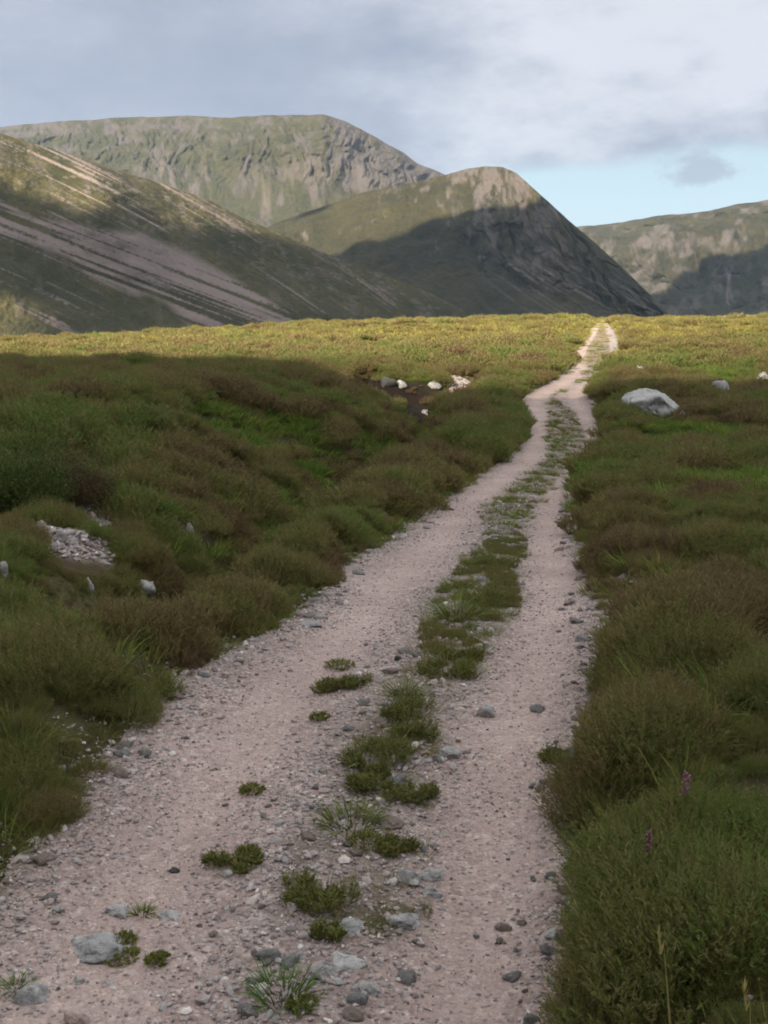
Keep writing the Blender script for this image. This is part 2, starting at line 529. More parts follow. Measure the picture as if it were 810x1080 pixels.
def scatter_object(name, label, templates, mat, P, rot, scl, tid, inst_attrs, smooth=False):
    """One ground-cover object. Its mesh holds the sprig shapes (tid 0..K-1) and one loose vertex per plant; geometry nodes set the shapes on the vertices."""
    K = len(templates); n = len(P)
    Vs, loops, starts, tids = [], [], [], []
    hh, rv = [], []
    o = 0
    for k, (V, Fq, A) in enumerate(templates):
        V = np.asarray(V, np.float32); Fq = np.asarray(Fq, np.int32)
        Vs.append(V); loops.append(Fq + o); tids.append(np.full(len(V), k)); o += len(V)
        A = np.asarray(A, np.float32); hh.append(A[:, 0]); rv.append(A[:, 1])
    nt = o
    V = np.concatenate(Vs + [np.asarray(P, np.float32)])
    Fq = np.concatenate(loops)
    z = np.zeros(n, np.float32)
    full = lambda a: np.concatenate([np.zeros(nt, np.float32), np.asarray(a, np.float32)])
    at = dict(hh=np.concatenate(hh + [z]), rv=np.concatenate(rv + [z]), sc=full(scl), rz=full(rot[:, 2]), rx=full(rot[:, 0]), ry=full(rot[:, 1]))
    for k, v in inst_attrs.items(): at[k] = full(v)
    me = mesh_from(name, V, Fq, mat, at, smooth)
    ti = me.attributes.new('tid', 'INT', 'POINT'); ti.data.foreach_set('value', np.concatenate(tids + [np.full(n, -1)]).astype(np.int32))
    pi = me.attributes.new('pick', 'INT', 'POINT'); pi.data.foreach_set('value', np.concatenate([np.zeros(nt), tid]).astype(np.int32))
    ob = link(name, me, 'stuff', label)
    ng = bpy.data.node_groups.new(name + '_cover', 'GeometryNodeTree')
    ng.interface.new_socket('Geometry', in_out='INPUT', socket_type='NodeSocketGeometry')
    ng.interface.new_socket('Geometry', in_out='OUTPUT', socket_type='NodeSocketGeometry')
    N, Lk = ng.nodes, ng.links
    gi = N.new('NodeGroupInput'); go = N.new('NodeGroupOutput')

    def named(nm, typ):
        a = N.new('GeometryNodeInputNamedAttribute'); a.data_type = typ; a.inputs['Name'].default_value = nm; return a.outputs['Attribute']

    def sep(val):
        c = N.new('FunctionNodeCompare'); c.data_type = 'INT'; c.operation = 'EQUAL'
        Lk.new(named('tid', 'INT'), c.inputs[2]); c.inputs[3].default_value = val
        s = N.new('GeometryNodeSeparateGeometry'); s.domain = 'POINT'
        Lk.new(gi.outputs[0], s.inputs['Geometry']); Lk.new(c.outputs[0], s.inputs['Selection']); return s.outputs['Selection']
    jn = N.new('GeometryNodeJoinGeometry')
    for k in reversed(range(K)):
        g2 = N.new('GeometryNodeGeometryToInstance'); Lk.new(sep(k), g2.inputs[0]); Lk.new(g2.outputs[0], jn.inputs[0])
    ip = N.new('GeometryNodeInstanceOnPoints'); ip.inputs['Pick Instance'].default_value = True
    Lk.new(sep(-1), ip.inputs['Points']); Lk.new(jn.outputs[0], ip.inputs['Instance'])
    Lk.new(named('pick', 'INT'), ip.inputs['Instance Index'])
    cx = N.new('ShaderNodeCombineXYZ')
    for k, nm in enumerate(('rx', 'ry', 'rz')): Lk.new(named(nm, 'FLOAT'), cx.inputs[k])
    er = N.new('FunctionNodeEulerToRotation'); Lk.new(cx.outputs[0], er.inputs[0]); Lk.new(er.outputs[0], ip.inputs['Rotation'])
    Lk.new(named('sc', 'FLOAT'), ip.inputs['Scale'])
    Lk.new(ip.outputs[0], go.inputs[0])
    md = ob.modifiers.new('cover', 'NODES'); md.node_group = ng
    return ob


def sample(y0, y1, dens, um=.47, pad=1.2):
    """random points of the view's fan between two distances, dens per square metre"""
    area = um * (y1 ** 2 - y0 ** 2) + 2 * pad * (y1 - y0)
    n = int(area * dens)
    y = np.sqrt(rng.uniform(max(y0, 0) ** 2, y1 ** 2, n)) if y0 >= 0 else rng.uniform(y0, y1, n)
    x = rng.uniform(-1, 1, n) * (um * np.abs(y) + pad)
    return x, y


def ditch_mask(X, Y):
    L = edges(Y)[0]; dd = np.interp(Y, [6, 10, 24, 34, 50, 60], [1.2, 1.5, 2.7, 3.2, 2.0, 1.5])
    return sm(6, 10, Y) * (1 - sm(33, 42, Y)) * np.exp(-((L - X - dd) / .55) ** 2)


def moor_fields(X, Y):
    L, a, b, Rr = edges(Y)
    dl = L - X; dr = X - Rr
    wob = .10 * fbm(X * 2.4, Y * 1.6, 3, 71)
    out = np.maximum(dl, dr) + wob
    strip = np.minimum(X - a, b - X)
    return dl, dr, out, strip, b - a


GREEN = [(pix(300, 470), 2.2, 3.0), (pix(240, 450), 2.0, 3.0), (pix(440, 440), .8, 2.2), (pix(740, 460), 2.2, 3.5), (pix(790, 510), 1.5, 2.0), (pix(700, 470), 1.4, 2.5),
         (pix(780, 400), 3, 5), (pix(650, 500), .8, 2.0), (pix(730, 525), 1.0, 1.2), (pix(290, 525), .5, 1.6), (pix(400, 488), .5, 1.5)]


def green_mask(X, Y):
    r = 0
    for c, rx, ry in GREEN:
        q = np.hypot((X - c[0]) / rx, (Y - c[1]) / ry) / 1.25 + .7 * fbm(X * .9, Y * .9, 3, 81)
        r = np.maximum(r, 1 - sm(.45, 1.05, q))
    return r


def dry_mask(X, Y):
    q = fbm(X * .10, Y * .07, 3, 91); u = X / np.maximum(Y, 1)
    hum = np.exp(-((u - .13) / .05) ** 2)
    return np.clip(sm(42, 60, Y + 16 * q - 9 * hum + 9 * (1 - sm(-.2, .05, u))) * (1 - .75 * sm(-.05, .4, fbm(X * .09, Y * .22, 4, 93))), 0, 1)


HEATHER_TIPS = [(.122, .198, .040), (.170, .192, .054), (.192, .162, .062), (.155, .100, .060)]
m_heather = mat_plant('heather_sprigs', (.085, .065, .036), HEATHER_TIPS, dry=(.165, .142, .050), patch=.9, head=(.30, .24, .11))
m_grass = mat_plant('moor_grass', (.10, .11, .035), [(.105, .185, .032), (.13, .185, .042), (.125, .15, .034), (.19, .17, .06)], dry=(.215, .188, .062), patch=.6)
m_grav = mat_gravel()


CLEAR = []                                     # (x, y, radius, reach towards the camera) kept free of plants
for _c, _qx, _qy in W_RUBBLE: CLEAR.append((_c[0], _c[1], _qx * .9, 2.0 if _c[1] < 20 else 2.6))


def clear_of_stones(x, y, scale=False):
    """no plants where a stone lies; plants just in front of it stay short"""
    k = np.ones(len(x))
    for cx, cy, r, reach in CLEAR:
        dy = y - cy
        xx = x - cx * y / cy
        wob = r * (1 + .25 * vn(x * 4 / max(r, .2), y * 4, 7))
        front = np.hypot(xx, np.where(dy < 0, dy * r / (r + reach), dy)) < wob
        core = np.hypot(xx, np.where(dy < 0, dy * r / (r + .25 * reach), dy)) < wob
        k = np.where(front, np.minimum(k, .36), k); k = np.where(core, 0, k)
    return k if scale else k > 0


def peat_right(x, y): return 1 - sm(.5, 1.1, np.hypot((x - PEAT_R[0]) / 1.3, (y - PEAT_R[1]) / 2.2))


def cover():
    HN = [heather_template(270, .14, .21, .0064, 15) for _ in range(4)]
    H = [heather_template(190, .14, .20, .0100, 12) for _ in range(4)] + [heather_template(230, .27, .27, .0185, 8) for _ in range(4)] + [heather_template(150, .50, .29, .045, 5) for _ in range(3)] + HN
    Gs = [grass_template(60, .10, .24, .007, 4) for _ in range(3)] + [grass_template(70, .26, .26, .02, 3) for _ in range(3)] + [grass_template(60, .55, .24, .05, 2, .25) for _ in range(3)]
    hp, gp = [], []
    for (y0, y1, dh, dg, lod, s) in ((1.2, 5.4, 175, 40, 0, 3), (5.4, 13, 155, 46, 0, 1.0), (13, 42, 27, 18, 1, 1.0), (42, 128, 6.5, 5.5, 2, 1.0)):
        um = .5 if lod < 2 else .45
        x, y = sample(y0, y1, dh, um, 2.0)
        dl, dr, out, strip, sw = moor_fields(x, y)
        gm = green_mask(x, y); dm = dry_mask(x, y); rb = rubble_mask(x, y); hg = hag_mask(x, y)
        pr = 1 - .95 * gm - .62 * dm
        thr = np.where(dr > 0, .03, .02) if lod == 0 else .16
        keep = (out > thr) & (rng.random(len(x)) < pr) & ((hg < .3) | (rng.random(len(x)) < .3))
        dk = ditch_mask(x, y); keep &= rng.random(len(x)) > .8 * dk
        # sparser, lower fringe at the track's edge
        fr = np.where(dr > 0, .45 + .55 * sm(.02, .3, out), .12 + .88 * sm(-.05, .5, out))
        keep &= (rng.random(len(x)) < .6 + .4 * fr) & clear_of_stones(x, y) & (rng.random(len(x)) > .75 * peat_right(x, y))
        x, y, fr, dm, dr = x[keep], y[keep], fr[keep], dm[keep], dr[keep]
        n = len(x)
        big = .42 + 1.15 * sm(-.4, .5, fbm(x * 2.0, y * 2.0, 3, 101))
        sc = (.42 + .58 * fr) * big * rng.uniform(.55, 1.35, n) * (1 - .35 * dm)
        sc = sc * np.where(y < 14, .84, 1.02)
        sc = sc * clear_of_stones(x, y, True)
        tid = (11 + rng.integers(0, 4, n) if s == 3 else rng.integers(0, 4, n) if lod == 0 else 4 + rng.integers(0, 4, n) if lod == 1 else 8 + rng.integers(0, 3, n))
        tn = np.clip(rng.random(n) * .5 + .25 + .85 * fbm(x * .9, y * .6, 3, 103), 0, 1)
        hp.append((x, y, sc, tid, tn, np.clip(dm * 1.05, 0, 1)))
        # a few low sprigs in the stony middle near the camera
        if s == 3:
            x, y = sample(1.8, 6.2, 70, um, 2.0)
            dl, dr, out, strip, sw = moor_fields(x, y)
            keep = (strip > -.12) & (fbm(x * 2.6, y * 2.2, 4, 63) + .25 * vn(x * 6, y * 6, 64) > .16) & (out < 0)
            x, y = x[keep], y[keep]; n = len(x)
            hp.append((x, y, rng.uniform(.12, .30, n), 11 + rng.integers(0, 4, n), rng.random(n) * .8, np.full(n, .15)))
        # low heather in the green middle of the track
        x, y = sample(y0, y1, dh * .8, um, 2.0)
        dl, dr, out, strip, sw = moor_fields(x, y)
        keep = (strip > -.03) & (y > 5.9) & (y < 60) & (sw > .05) & (fbm(x * 2.2, y * 1.5, 3, 113) > .0 + .1 * (y > 18))
        keep &= clear_of_stones(x, y)
        x, y = x[keep], y[keep]; n = len(x)
        hp.append((x, y, rng.uniform(.22, .48, n) * (1 if lod == 0 else .6), rng.integers(0, 4, n) + (4 * lod if lod < 2 else 7), rng.random(n) * .6, np.full(n, .3)))
        x, y = sample(y0, y1, dg, um, 2.0)
        dl, dr, out, strip, sw = moor_fields(x, y)
        gm = green_mask(x, y); dm = dry_mask(x, y); rb = rubble_mask(x, y); hg = hag_mask(x, y)
        w = .10 + .16 * (y < 14) + 1.3 * gm + .8 * ditch_mask(x, y) + .9 * dm + .35 * np.exp(-((out - .12) / .15) ** 2)
        keep = (out > .0) & (rng.random(len(x)) < w) & (hg < .3)
        # the green middle between the wheel ruts
        vegn = fbm(x * 1.8, y * 1.5, 3, 111)
        mid = (strip > -.08) & (y > 3.4) & (sw > .05) & (vegn > np.where(y < 5.8, .12, -.26 - .2 * sm(9, 14, y))) & (rng.random(len(x)) < (.9 if lod else .95))
        fade = np.where(mid & (out < .05), np.where(y < 5.8, .30, .42), 1.)
        keep |= mid & (out < .05)
        keep &= clear_of_stones(x, y)
        x, y, gm, dm, fade, out = x[keep], y[keep], gm[keep], dm[keep], fade[keep], out[keep]
        n = len(x)
        sc = rng.uniform(.7, 1.2, n) * fade * (.55 + .45 * sm(0, .4, np.where(fade < 1, 1, out)))
        sc = sc * clear_of_stones(x, y, True)
        tid = rng.integers(0, 3, n) + 3 * lod
        tint = np.clip(rng.random(n) * .8 + .12 * (fade < 1) - .6 * gm - .35 * ditch_mask(x, y), 0, 1)
        gp.append((x, y, sc, tid, tint, dm * (.55 + .45 * rng.random(n)) + .35 * (rng.random(n) < .3)))
    for nm, parts, tm, mt, lb in (('heather', hp, H, m_heather, 'low brown and green heather covering the moor on both sides of the track'),
                                  ('grass', gp, Gs, m_grass, 'moor grass between the heather, green near by and straw yellow on the sunlit rise')):
        x, y, sc, tid, tint, dry = [np.concatenate(q) for q in zip(*parts)]
        z = G(x, y) - .015
        n = len(x)
        rot = np.stack([rng.normal(0, .12, n), rng.normal(0, .12, n), rng.uniform(0, 6.28, n)], -1)
        scatter_object(nm, lb, tm, mt, np.stack([x, y, z], -1), rot, sc, tid, dict(tint=tint, dryness=dry))
        print(nm, n)


def gravel_cover():
    T = []
    for k in range(7):
        V, Fc = bm_arrays(stone_mesh_data(300 + k, 1 if k else 2, 6, rough=.1)); V = V * np.array([1, random.uniform(.6, .9), random.uniform(.4, .65)])
        Fq = np.concatenate([Fc, Fc[:, 2:]], 1)
        T.append((V, Fc, np.zeros((len(V), 2))))
    parts = []
    for y0, y1, dens in ((1.5, 5, 2600), (5, 9, 1500), (9, 18, 420), (18, 45, 60)):
        x, y = sample(y0, y1, dens, .42, 1)
        dl, dr, out, strip, sw = moor_fields(x, y)
        L, a, b, Rr = edges(y)
        rl = (L + a) / 2; rr = (b + Rr) / 2
        rut = np.maximum(np.exp(-((x - rl) / .30) ** 2), np.exp(-((x - rr) / .26) ** 2))
        keep = ((out < .06) | ((out < .42) & (rng.random(len(x)) < .55 * (1 - out / .42)))) & (rng.random(len(x)) < 1 - .62 * rut)
        x, y, rut = x[keep], y[keep], rut[keep]; n = len(x)
        size = .0052 + .0115 * rng.random(n) ** 3 + .026 * (rng.random(n) < .075 * (1 - rut)) * rng.random(n) ** 1.5
        size *= (1 - .35 * rut) * (1 + .05 * np.maximum(y - 5, 0).clip(0, 18))
        parts.append((x, y, size))
    # pink rubble in the left hollow and by the peat hag
    for c, rx, ry in W_RUBBLE:
        n = 900; x = c[0] + rng.normal(0, rx * .5, n); y = c[1] + rng.normal(0, ry * 1.1, n)
        k = rubble_mask(x, y) > .3; x, y = x[k], y[k]
        parts.append((x, y, (.018 + .035 * rng.random(len(x)) ** 2) * (c[1] / 11) ** .5))
    x, y, s = [np.concatenate(q) for q in zip(*parts)]
    n = len(x); z = G(x, y) + .008 + s * .12
    rot = np.stack([rng.normal(0, .35, n), rng.normal(0, .35, n), rng.uniform(0, 6.28, n)], -1)
    scatter_object('gravel', 'pink and grey granite gravel loose on the track', T, m_grav, np.stack([x, y, z], -1), rot, s, rng.integers(0, 7, n),
                   dict(tint=np.clip(rng.normal(.5, .24, n), 0, 1)), smooth=False)
    print('gravel', n)



# ------------------------------------------------------------------ stones, one object each
M_GREY = mat_stone('grey_granite', [(.24, .24, .245), (.37, .37, .375), (.50, .49, .48)], 3)
M_PALE = mat_stone('pale_granite', [(.27, .25, .245), (.39, .37, .365), (.50, .48, .47)], 3, .2)
M_PINK = mat_stone('pink_granite', [(.30, .23, .21), (.42, .33, .30), (.54, .46, .43)], 3, .15)
M_BLUE = mat_stone('blue_grey_schist', [(.27, .262, .264), (.40, .392, .394), (.54, .53, .53)], 4, .3)
M_BOULDER = mat_stone('boulder_granite', [(.36, .36, .365), (.48, .48, .48), (.60, .59, .57)], 3, .25)
M_DARK = mat_stone('dark_wet_rock', [(.05, .05, .052), (.09, .09, .09), (.15, .15, .15)], 3, .1)
_stones = {}


def stone(name, label, cat, px, py, w, h, mat, seed, group=None, sink=.42, depth=.75, rz=None, sub=4, cuts=10):
    """w, h: the stone's size in photo pixels; py: its foot"""
    p = pix(px, py)
    e = [float(v) for v in edges(p[1])]
    on_moor = p[0] < e[0] - .1 or p[0] > e[3] + .1
    lift = 0.
    if on_moor:
        lift = .07 if p[1] < 16 else .2 if w > 40 else .11
        if hag_mask(p[0], p[1]) > .3: lift = .05
        p = pix(px, py, lift)
    k = pxm(p)
    wx, hz = w * k, h * k + lift * .8
    if on_moor and p[1] > 25 and px < 560:
        wx *= 1.2; hz *= .62; mat = M_PINK if mat is M_PALE and px < 560 else mat
    if on_moor: CLEAR.append((p[0], p[1], wx * .5, .7 + .25 * wx))
    bm = stone_mesh_data(seed, sub, cuts)
    V, Fc = bm_arrays(bm)
    lo, hi = V.min(0), V.max(0)
    V = (V - (lo + hi) / 2) / (hi - lo)
    V = V * np.array([wx, wx * depth, hz / (1 - sink)]); V[:, 2] += V[:, 2].max() - sink * hz / (1 - sink)
    me = mesh_from(name, V, Fc, mat, None, True)
    rz = random.uniform(-.25, .25) if rz is None else rz
    ob = link(name, me, None, label, cat, group, (p[0], p[1] + wx * depth * .3, G(p[0], p[1] + wx * depth * .3)), (random.uniform(-.06, .06), random.uniform(-.06, .06), rz))
    return ob


stone('boulder', 'big pale grey boulder in the heather right of the track', 'boulder', 690, 431, 66, 21, M_BOULDER, 19, sink=.45, depth=.8, rz=.1, sub=5, cuts=9)
SPEC = [  # label, x, foot y, w, h, material
    ('small white stone on the dark peat patch above the big boulder', 676, 394, 10, 9, M_PALE, 'stone'),
    ('light grey rounded stone in grass beyond the big boulder', 762, 412, 21, 11, M_GREY, 'stone'),
    ('whitish stone at the right edge, farthest right of the moor stones', 806, 403, 16, 11, M_PALE, 'stone'),
    ('little whitish stone in front of the right end of the big boulder', 720, 441, 10, 8, M_PALE, 'stone'),
    ('flat beige stone at the foot of the big boulder', 695, 434, 9, 5, M_PINK, 'stone'),
    ('white angular stone at the left of the dark peat hollow', 285, 404, 15, 10, M_PALE, 'stone'),
    ('flat pale stone lying between the white angular stone and the peat hollow', 333, 417, 13, 4, M_PINK, 'stone'),
    ('pinkish low stone on the straw yellow grass rise, larger of a pair', 386, 379, 14, 5, M_PINK, 'stone'),
    ('small grey low stone on the yellow grass beside a larger pinkish one', 366, 378, 7, 4, M_GREY, 'stone'),
    ('tiny white stone on the grassy rise above the rubble', 464, 382, 7, 5, M_PALE, 'stone'),
    ('dark wet rock sticking out of the black peat face', 410, 408, 15, 11, M_DARK, 'rock'),
    ('grey rock next to the dark wet rock in the peat hollow', 424, 409, 10, 8, M_BLUE, 'rock'),
    ('light grey stone just right of the peat hollow', 459, 411, 13, 9, M_GREY, 'stone'),
    ('broad pale stone amid the rubble by the peat hollow', 487, 410, 22, 10, M_PINK, 'stone'),
    ('grey rounded stone near the track, between rubble and a whitish stone', 511, 405, 14, 10, M_GREY, 'stone'),
    ('whitish pink stone nearest the left side of the far track bend', 530, 409, 13, 8, M_PALE, 'stone'),
    ('blue grey slab below the rubble at the peat hollow', 467, 430, 14, 9, M_BLUE, 'stone'),
    ('small bluish stone lower left of the blue grey slab', 450, 436, 9, 6, M_BLUE, 'stone'),
    ('pale upright stone poking out of the heather by the ditch', 200, 566, 9, 16, M_PALE, 'stone'),
    ('long flat grey slab in the heather of the left bank', 152, 618, 24, 8, M_GREY, 'stone'),
    ('small bright white stone left of the long grey slab', 94, 614, 9, 7, M_PALE, 'stone'),
    ('whitish stone cut by the left edge of the view', 1, 604, 14, 13, M_PALE, 'stone'),
    ('pinkish stone on top of the pink rubble in the hollow', 63, 566, 15, 8, M_PALE, 'stone'),
    ('reddish stone at the left end of the pink rubble', 43, 556, 10, 8, M_PINK, 'stone'),
    ('pale stone at the upper pink rubble under the bank', 98, 545, 11, 7, M_PINK, 'stone'),
    ('flat grey stone on the left verge where gravel meets heather', 327, 662, 26, 6, M_GREY, 'stone'),
    ('thin pale slab on the left verge behind a flat grey one', 336, 653, 22, 5, M_PALE, 'stone'),
    ('blue grey stone beside the right rut, behind the others in the middle', 512, 758, 20, 14, M_BLUE, 'stone'),
    ('flat grey stone at the right edge of the middle heather tufts', 474, 801, 26, 11, M_BLUE, 'stone'),
    ('small round grey stone touching the flat one by the middle tufts', 462, 806, 12, 10, M_BLUE, 'stone'),
    ('dark pebble alone on the upper middle gravel', 420, 698, 9, 7, M_DARK, 'stone'),
    ('broad blue grey stone lying by the right rut', 426, 980, 36, 15, M_BLUE, 'stone'),
    ('whitish grey elongated stone at the front of the middle stones', 344, 1034, 42, 14, M_PALE, 'stone'),
    ('small bright white stone behind the whitish elongated one', 316, 1013, 14, 9, M_PALE, 'stone'),
    ('low blue grey stone right behind the whitish elongated one', 366, 1024, 40, 12, M_BLUE, 'stone'),
    ('pale grey stone near the right rut beyond the broad blue one', 430, 932, 28, 14, M_GREY, 'stone'),
    ('blue stone at the rim of the right rut beside a pale grey one', 455, 930, 24, 12, M_BLUE, 'stone'),
    ('bluish flat stone half sunk at the rim of the right rut', 456, 948, 22, 10, M_BLUE, 'stone'),
    ('grey stone in front of the dark green middle tuft', 368, 985, 34, 13, M_GREY, 'stone'),
    ('slanting grey stone among the middle stones nearest the camera', 385, 1050, 32, 12, M_BLUE, 'stone'),
    ('long low grey slab bedded in the left rut', 100, 1014, 70, 13, M_GREY, 'stone'),
    ('second low slab behind the long one in the left rut', 92, 1002, 50, 7, M_BLUE, 'stone'),
    ('grey wedge shaped slab at the lower left corner', 30, 1060, 40, 18, M_GREY, 'stone'),
    ('pale brown stone beside the wedge slab at the lower left', 78, 1085, 30, 16, M_PINK, 'stone'),
    ('small dark stone alone on the pale left rut', 183, 922, 14, 6, M_DARK, 'stone'),
    ('low dark grey stone in the gravel between ruts, left of two', 122, 968, 34, 9, M_BLUE, 'stone'),
    ('low dark grey stone in the gravel between ruts, right of two', 180, 972, 30, 8, M_BLUE, 'stone'),
    ('white stone beside the small dark tuft in the middle gravel', 240, 927, 13, 8, M_PALE, 'stone'),
    ('little white pebble in front of the long slab', 82, 1040, 14, 8, M_PALE, 'stone'),
    ('white flat pebble right of another white pebble by the long slab', 115, 1040, 13, 5, M_PALE, 'stone'),
    ('grey stone on the right verge under the heather', 641, 714, 14, 9, M_BLUE, 'stone'),
    ('pale stone on the right verge below a grey one', 597, 822, 18, 12, M_GREY, 'stone'),
    ('bluish stone at the right verge level with the green tuft', 590, 868, 18, 8, M_BLUE, 'stone'),
    ('flat pale stone on the right verge nearest the camera', 586, 992, 24, 9, M_GREY, 'stone'),
    ('grey lump on the right verge in front of the flat pale stone', 588, 1040, 20, 12, M_BLUE, 'stone'),
]
for k, (lb, x, y, w, h, m, c) in enumerate(SPEC):
    stone('rock' if c == 'rock' else 'stone', lb, c, x, y, w, h, m, 500 + k, sub=4 if y > 640 else 3)


def loose_stones():
    """bigger loose stones of the track: along the middle, the verges and the far track"""
    protos = []
    mats = [M_GREY, M_PINK, M_PALE, M_PINK, M_PINK, M_GREY, M_BLUE, M_PINK, M_PALE, M_GREY]
    for k in range(10):
        V, Fc = bm_arrays(stone_mesh_data(700 + k, 3, 9)); lo, hi = V.min(0), V.max(0)
        V = (V - (lo + hi) / 2) / (hi - lo) * np.array([1, random.uniform(.6, .85), random.uniform(.35, .55)])
        protos.append(mesh_from('loose_stone', V, Fc, mats[k], None, True))
    n = 0
    GR = [('loose stones along the middle of the track', 'loose angular stone among gravel in the middle of the track'),
          ('loose stones along the left verge', 'loose angular stone on the left verge of the gravel track'),
          ('loose stones along the right verge', 'loose angular stone on the right verge of the gravel track')]
    proto_obj = {}
    tries = 0
    while n < 290 and tries < 9000:
        tries += 1
        y = 2.6 + 14 * rng.random() ** 2
        L, a, b, Rr = [float(e) for e in edges(y)]
        q = rng.random()
        if q < .5: x, g = rng.uniform(a - .16, b + .10), 0
        elif q < .72: x, g = L + abs(rng.normal(0, .13)), 1
        else: x, g = Rr - abs(rng.normal(0, .12)), 2
        px, py = project(x, y, float(G(x, y)))
        if not (0 < px < 810 and 350 < py < 1078): continue
        s = .03 + .085 * rng.random() ** 2.2
        if y > 8: s *= 1.3
        k = int(rng.integers(0, 10))
        if k not in proto_obj:
            o = bpy.data.objects.new('loose_stone', protos[k]); proto_obj[k] = o
        else:
            o = proto_obj[k].copy()
        COL.objects.link(o)
        o.location = (x, y, float(G(x, y)) + .006 + s * .08); o.scale = (s, s, s)
        o.rotation_euler = (rng.normal(0, .15), rng.normal(0, .15), rng.uniform(0, 6.28))
        tag(o, None, GR[g][1], 'stone', GR[g][0]); n += 1


loose_stones()
cover()
gravel_cover()


# ------------------------------------------------------------------ tufts on the track, one object each
def plant_material(name, base, tip, tip2):
    t = NT(name); p = t.pos()
    c = t.mix(t.noise(p, 14, 3), tip, tip2)
    c = t.mix(t.rng(t.attr('hh'), 0, .5), base, c)
    c = t.mix(t.attr('rv'), c, t.mix(1, c, (1.6, 1.5, 1.3), 'MULTIPLY'))
    return t.done(c, .75)


TM = {'grass': plant_material('tuft_grass', (.09, .075, .03), (.10, .16, .03), (.17, .19, .05)),
      'green': plant_material('tuft_bright_grass', (.07, .07, .025), (.06, .14, .02), (.09, .17, .03)),
      'heather': plant_material('tuft_heather', (.10, .08, .045), (.105, .15, .035), (.18, .155, .06)),
      'pale': plant_material('tuft_dead_grass', (.2, .16, .08), (.34, .29, .14), (.26, .25, .1)),
      'moss': plant_material('tuft_moss', (.09, .09, .03), (.12, .14, .03), (.17, .17, .045))}


def tuft(kind, label, px, py, w, h):
    p = pix(px, py); k = pxm(p); r = w * k / 2; hh = h * k
    ar = max(.3, min(6, r / .06))
    if kind in ('heather',):
        V, Fq, A = [], [], []
        v1, f1, a1 = grass_template(int(12 + 16 * ar), r * 1.15, max(hh, .05) * 1.1, .0042, 4, .22); V += v1; Fq += f1; A += a1
        for j in range(9):
            q = random.uniform(.16, .52); o = np.array([random.uniform(-1, 1) * r * (1 - q) * 1.5, random.uniform(-1, 1) * r * (1 - q) * 1.3, 0])
            v1, f1, a1 = heather_template(int((24 + 26 * ar) * (.4 + q)), r * q, max(hh * .75, .04) * random.uniform(.45, 1.2), .0075, 10)
            b0 = len(V); V += [v + o for v in v1]; Fq += [tuple(i + b0 for i in f) for f in f1]; A += a1
        nm, cat = 'heather_tuft', 'heather'
    elif kind == 'moss':
        V, Fq, A = heather_template(int(60 + 60 * ar), r, max(hh, .02), .008, 5); nm, cat = 'moss_patch', 'moss'
    else:
        V, Fq, A = grass_template(int(70 + 70 * ar), r * .85, max(hh, .05) * 1.2, .0045, 4, .22); nm, cat = 'grass_tuft', 'grass tuft'
    A = np.array(A)
    me = mesh_from(nm, np.array(V), np.array(Fq), TM[kind], dict(hh=A[:, 0], rv=A[:, 1]), False)
    y = p[1] + r * .5
    return link(nm, me, None, label, cat, None, (p[0], y, float(G(p[0], y)) + .004))


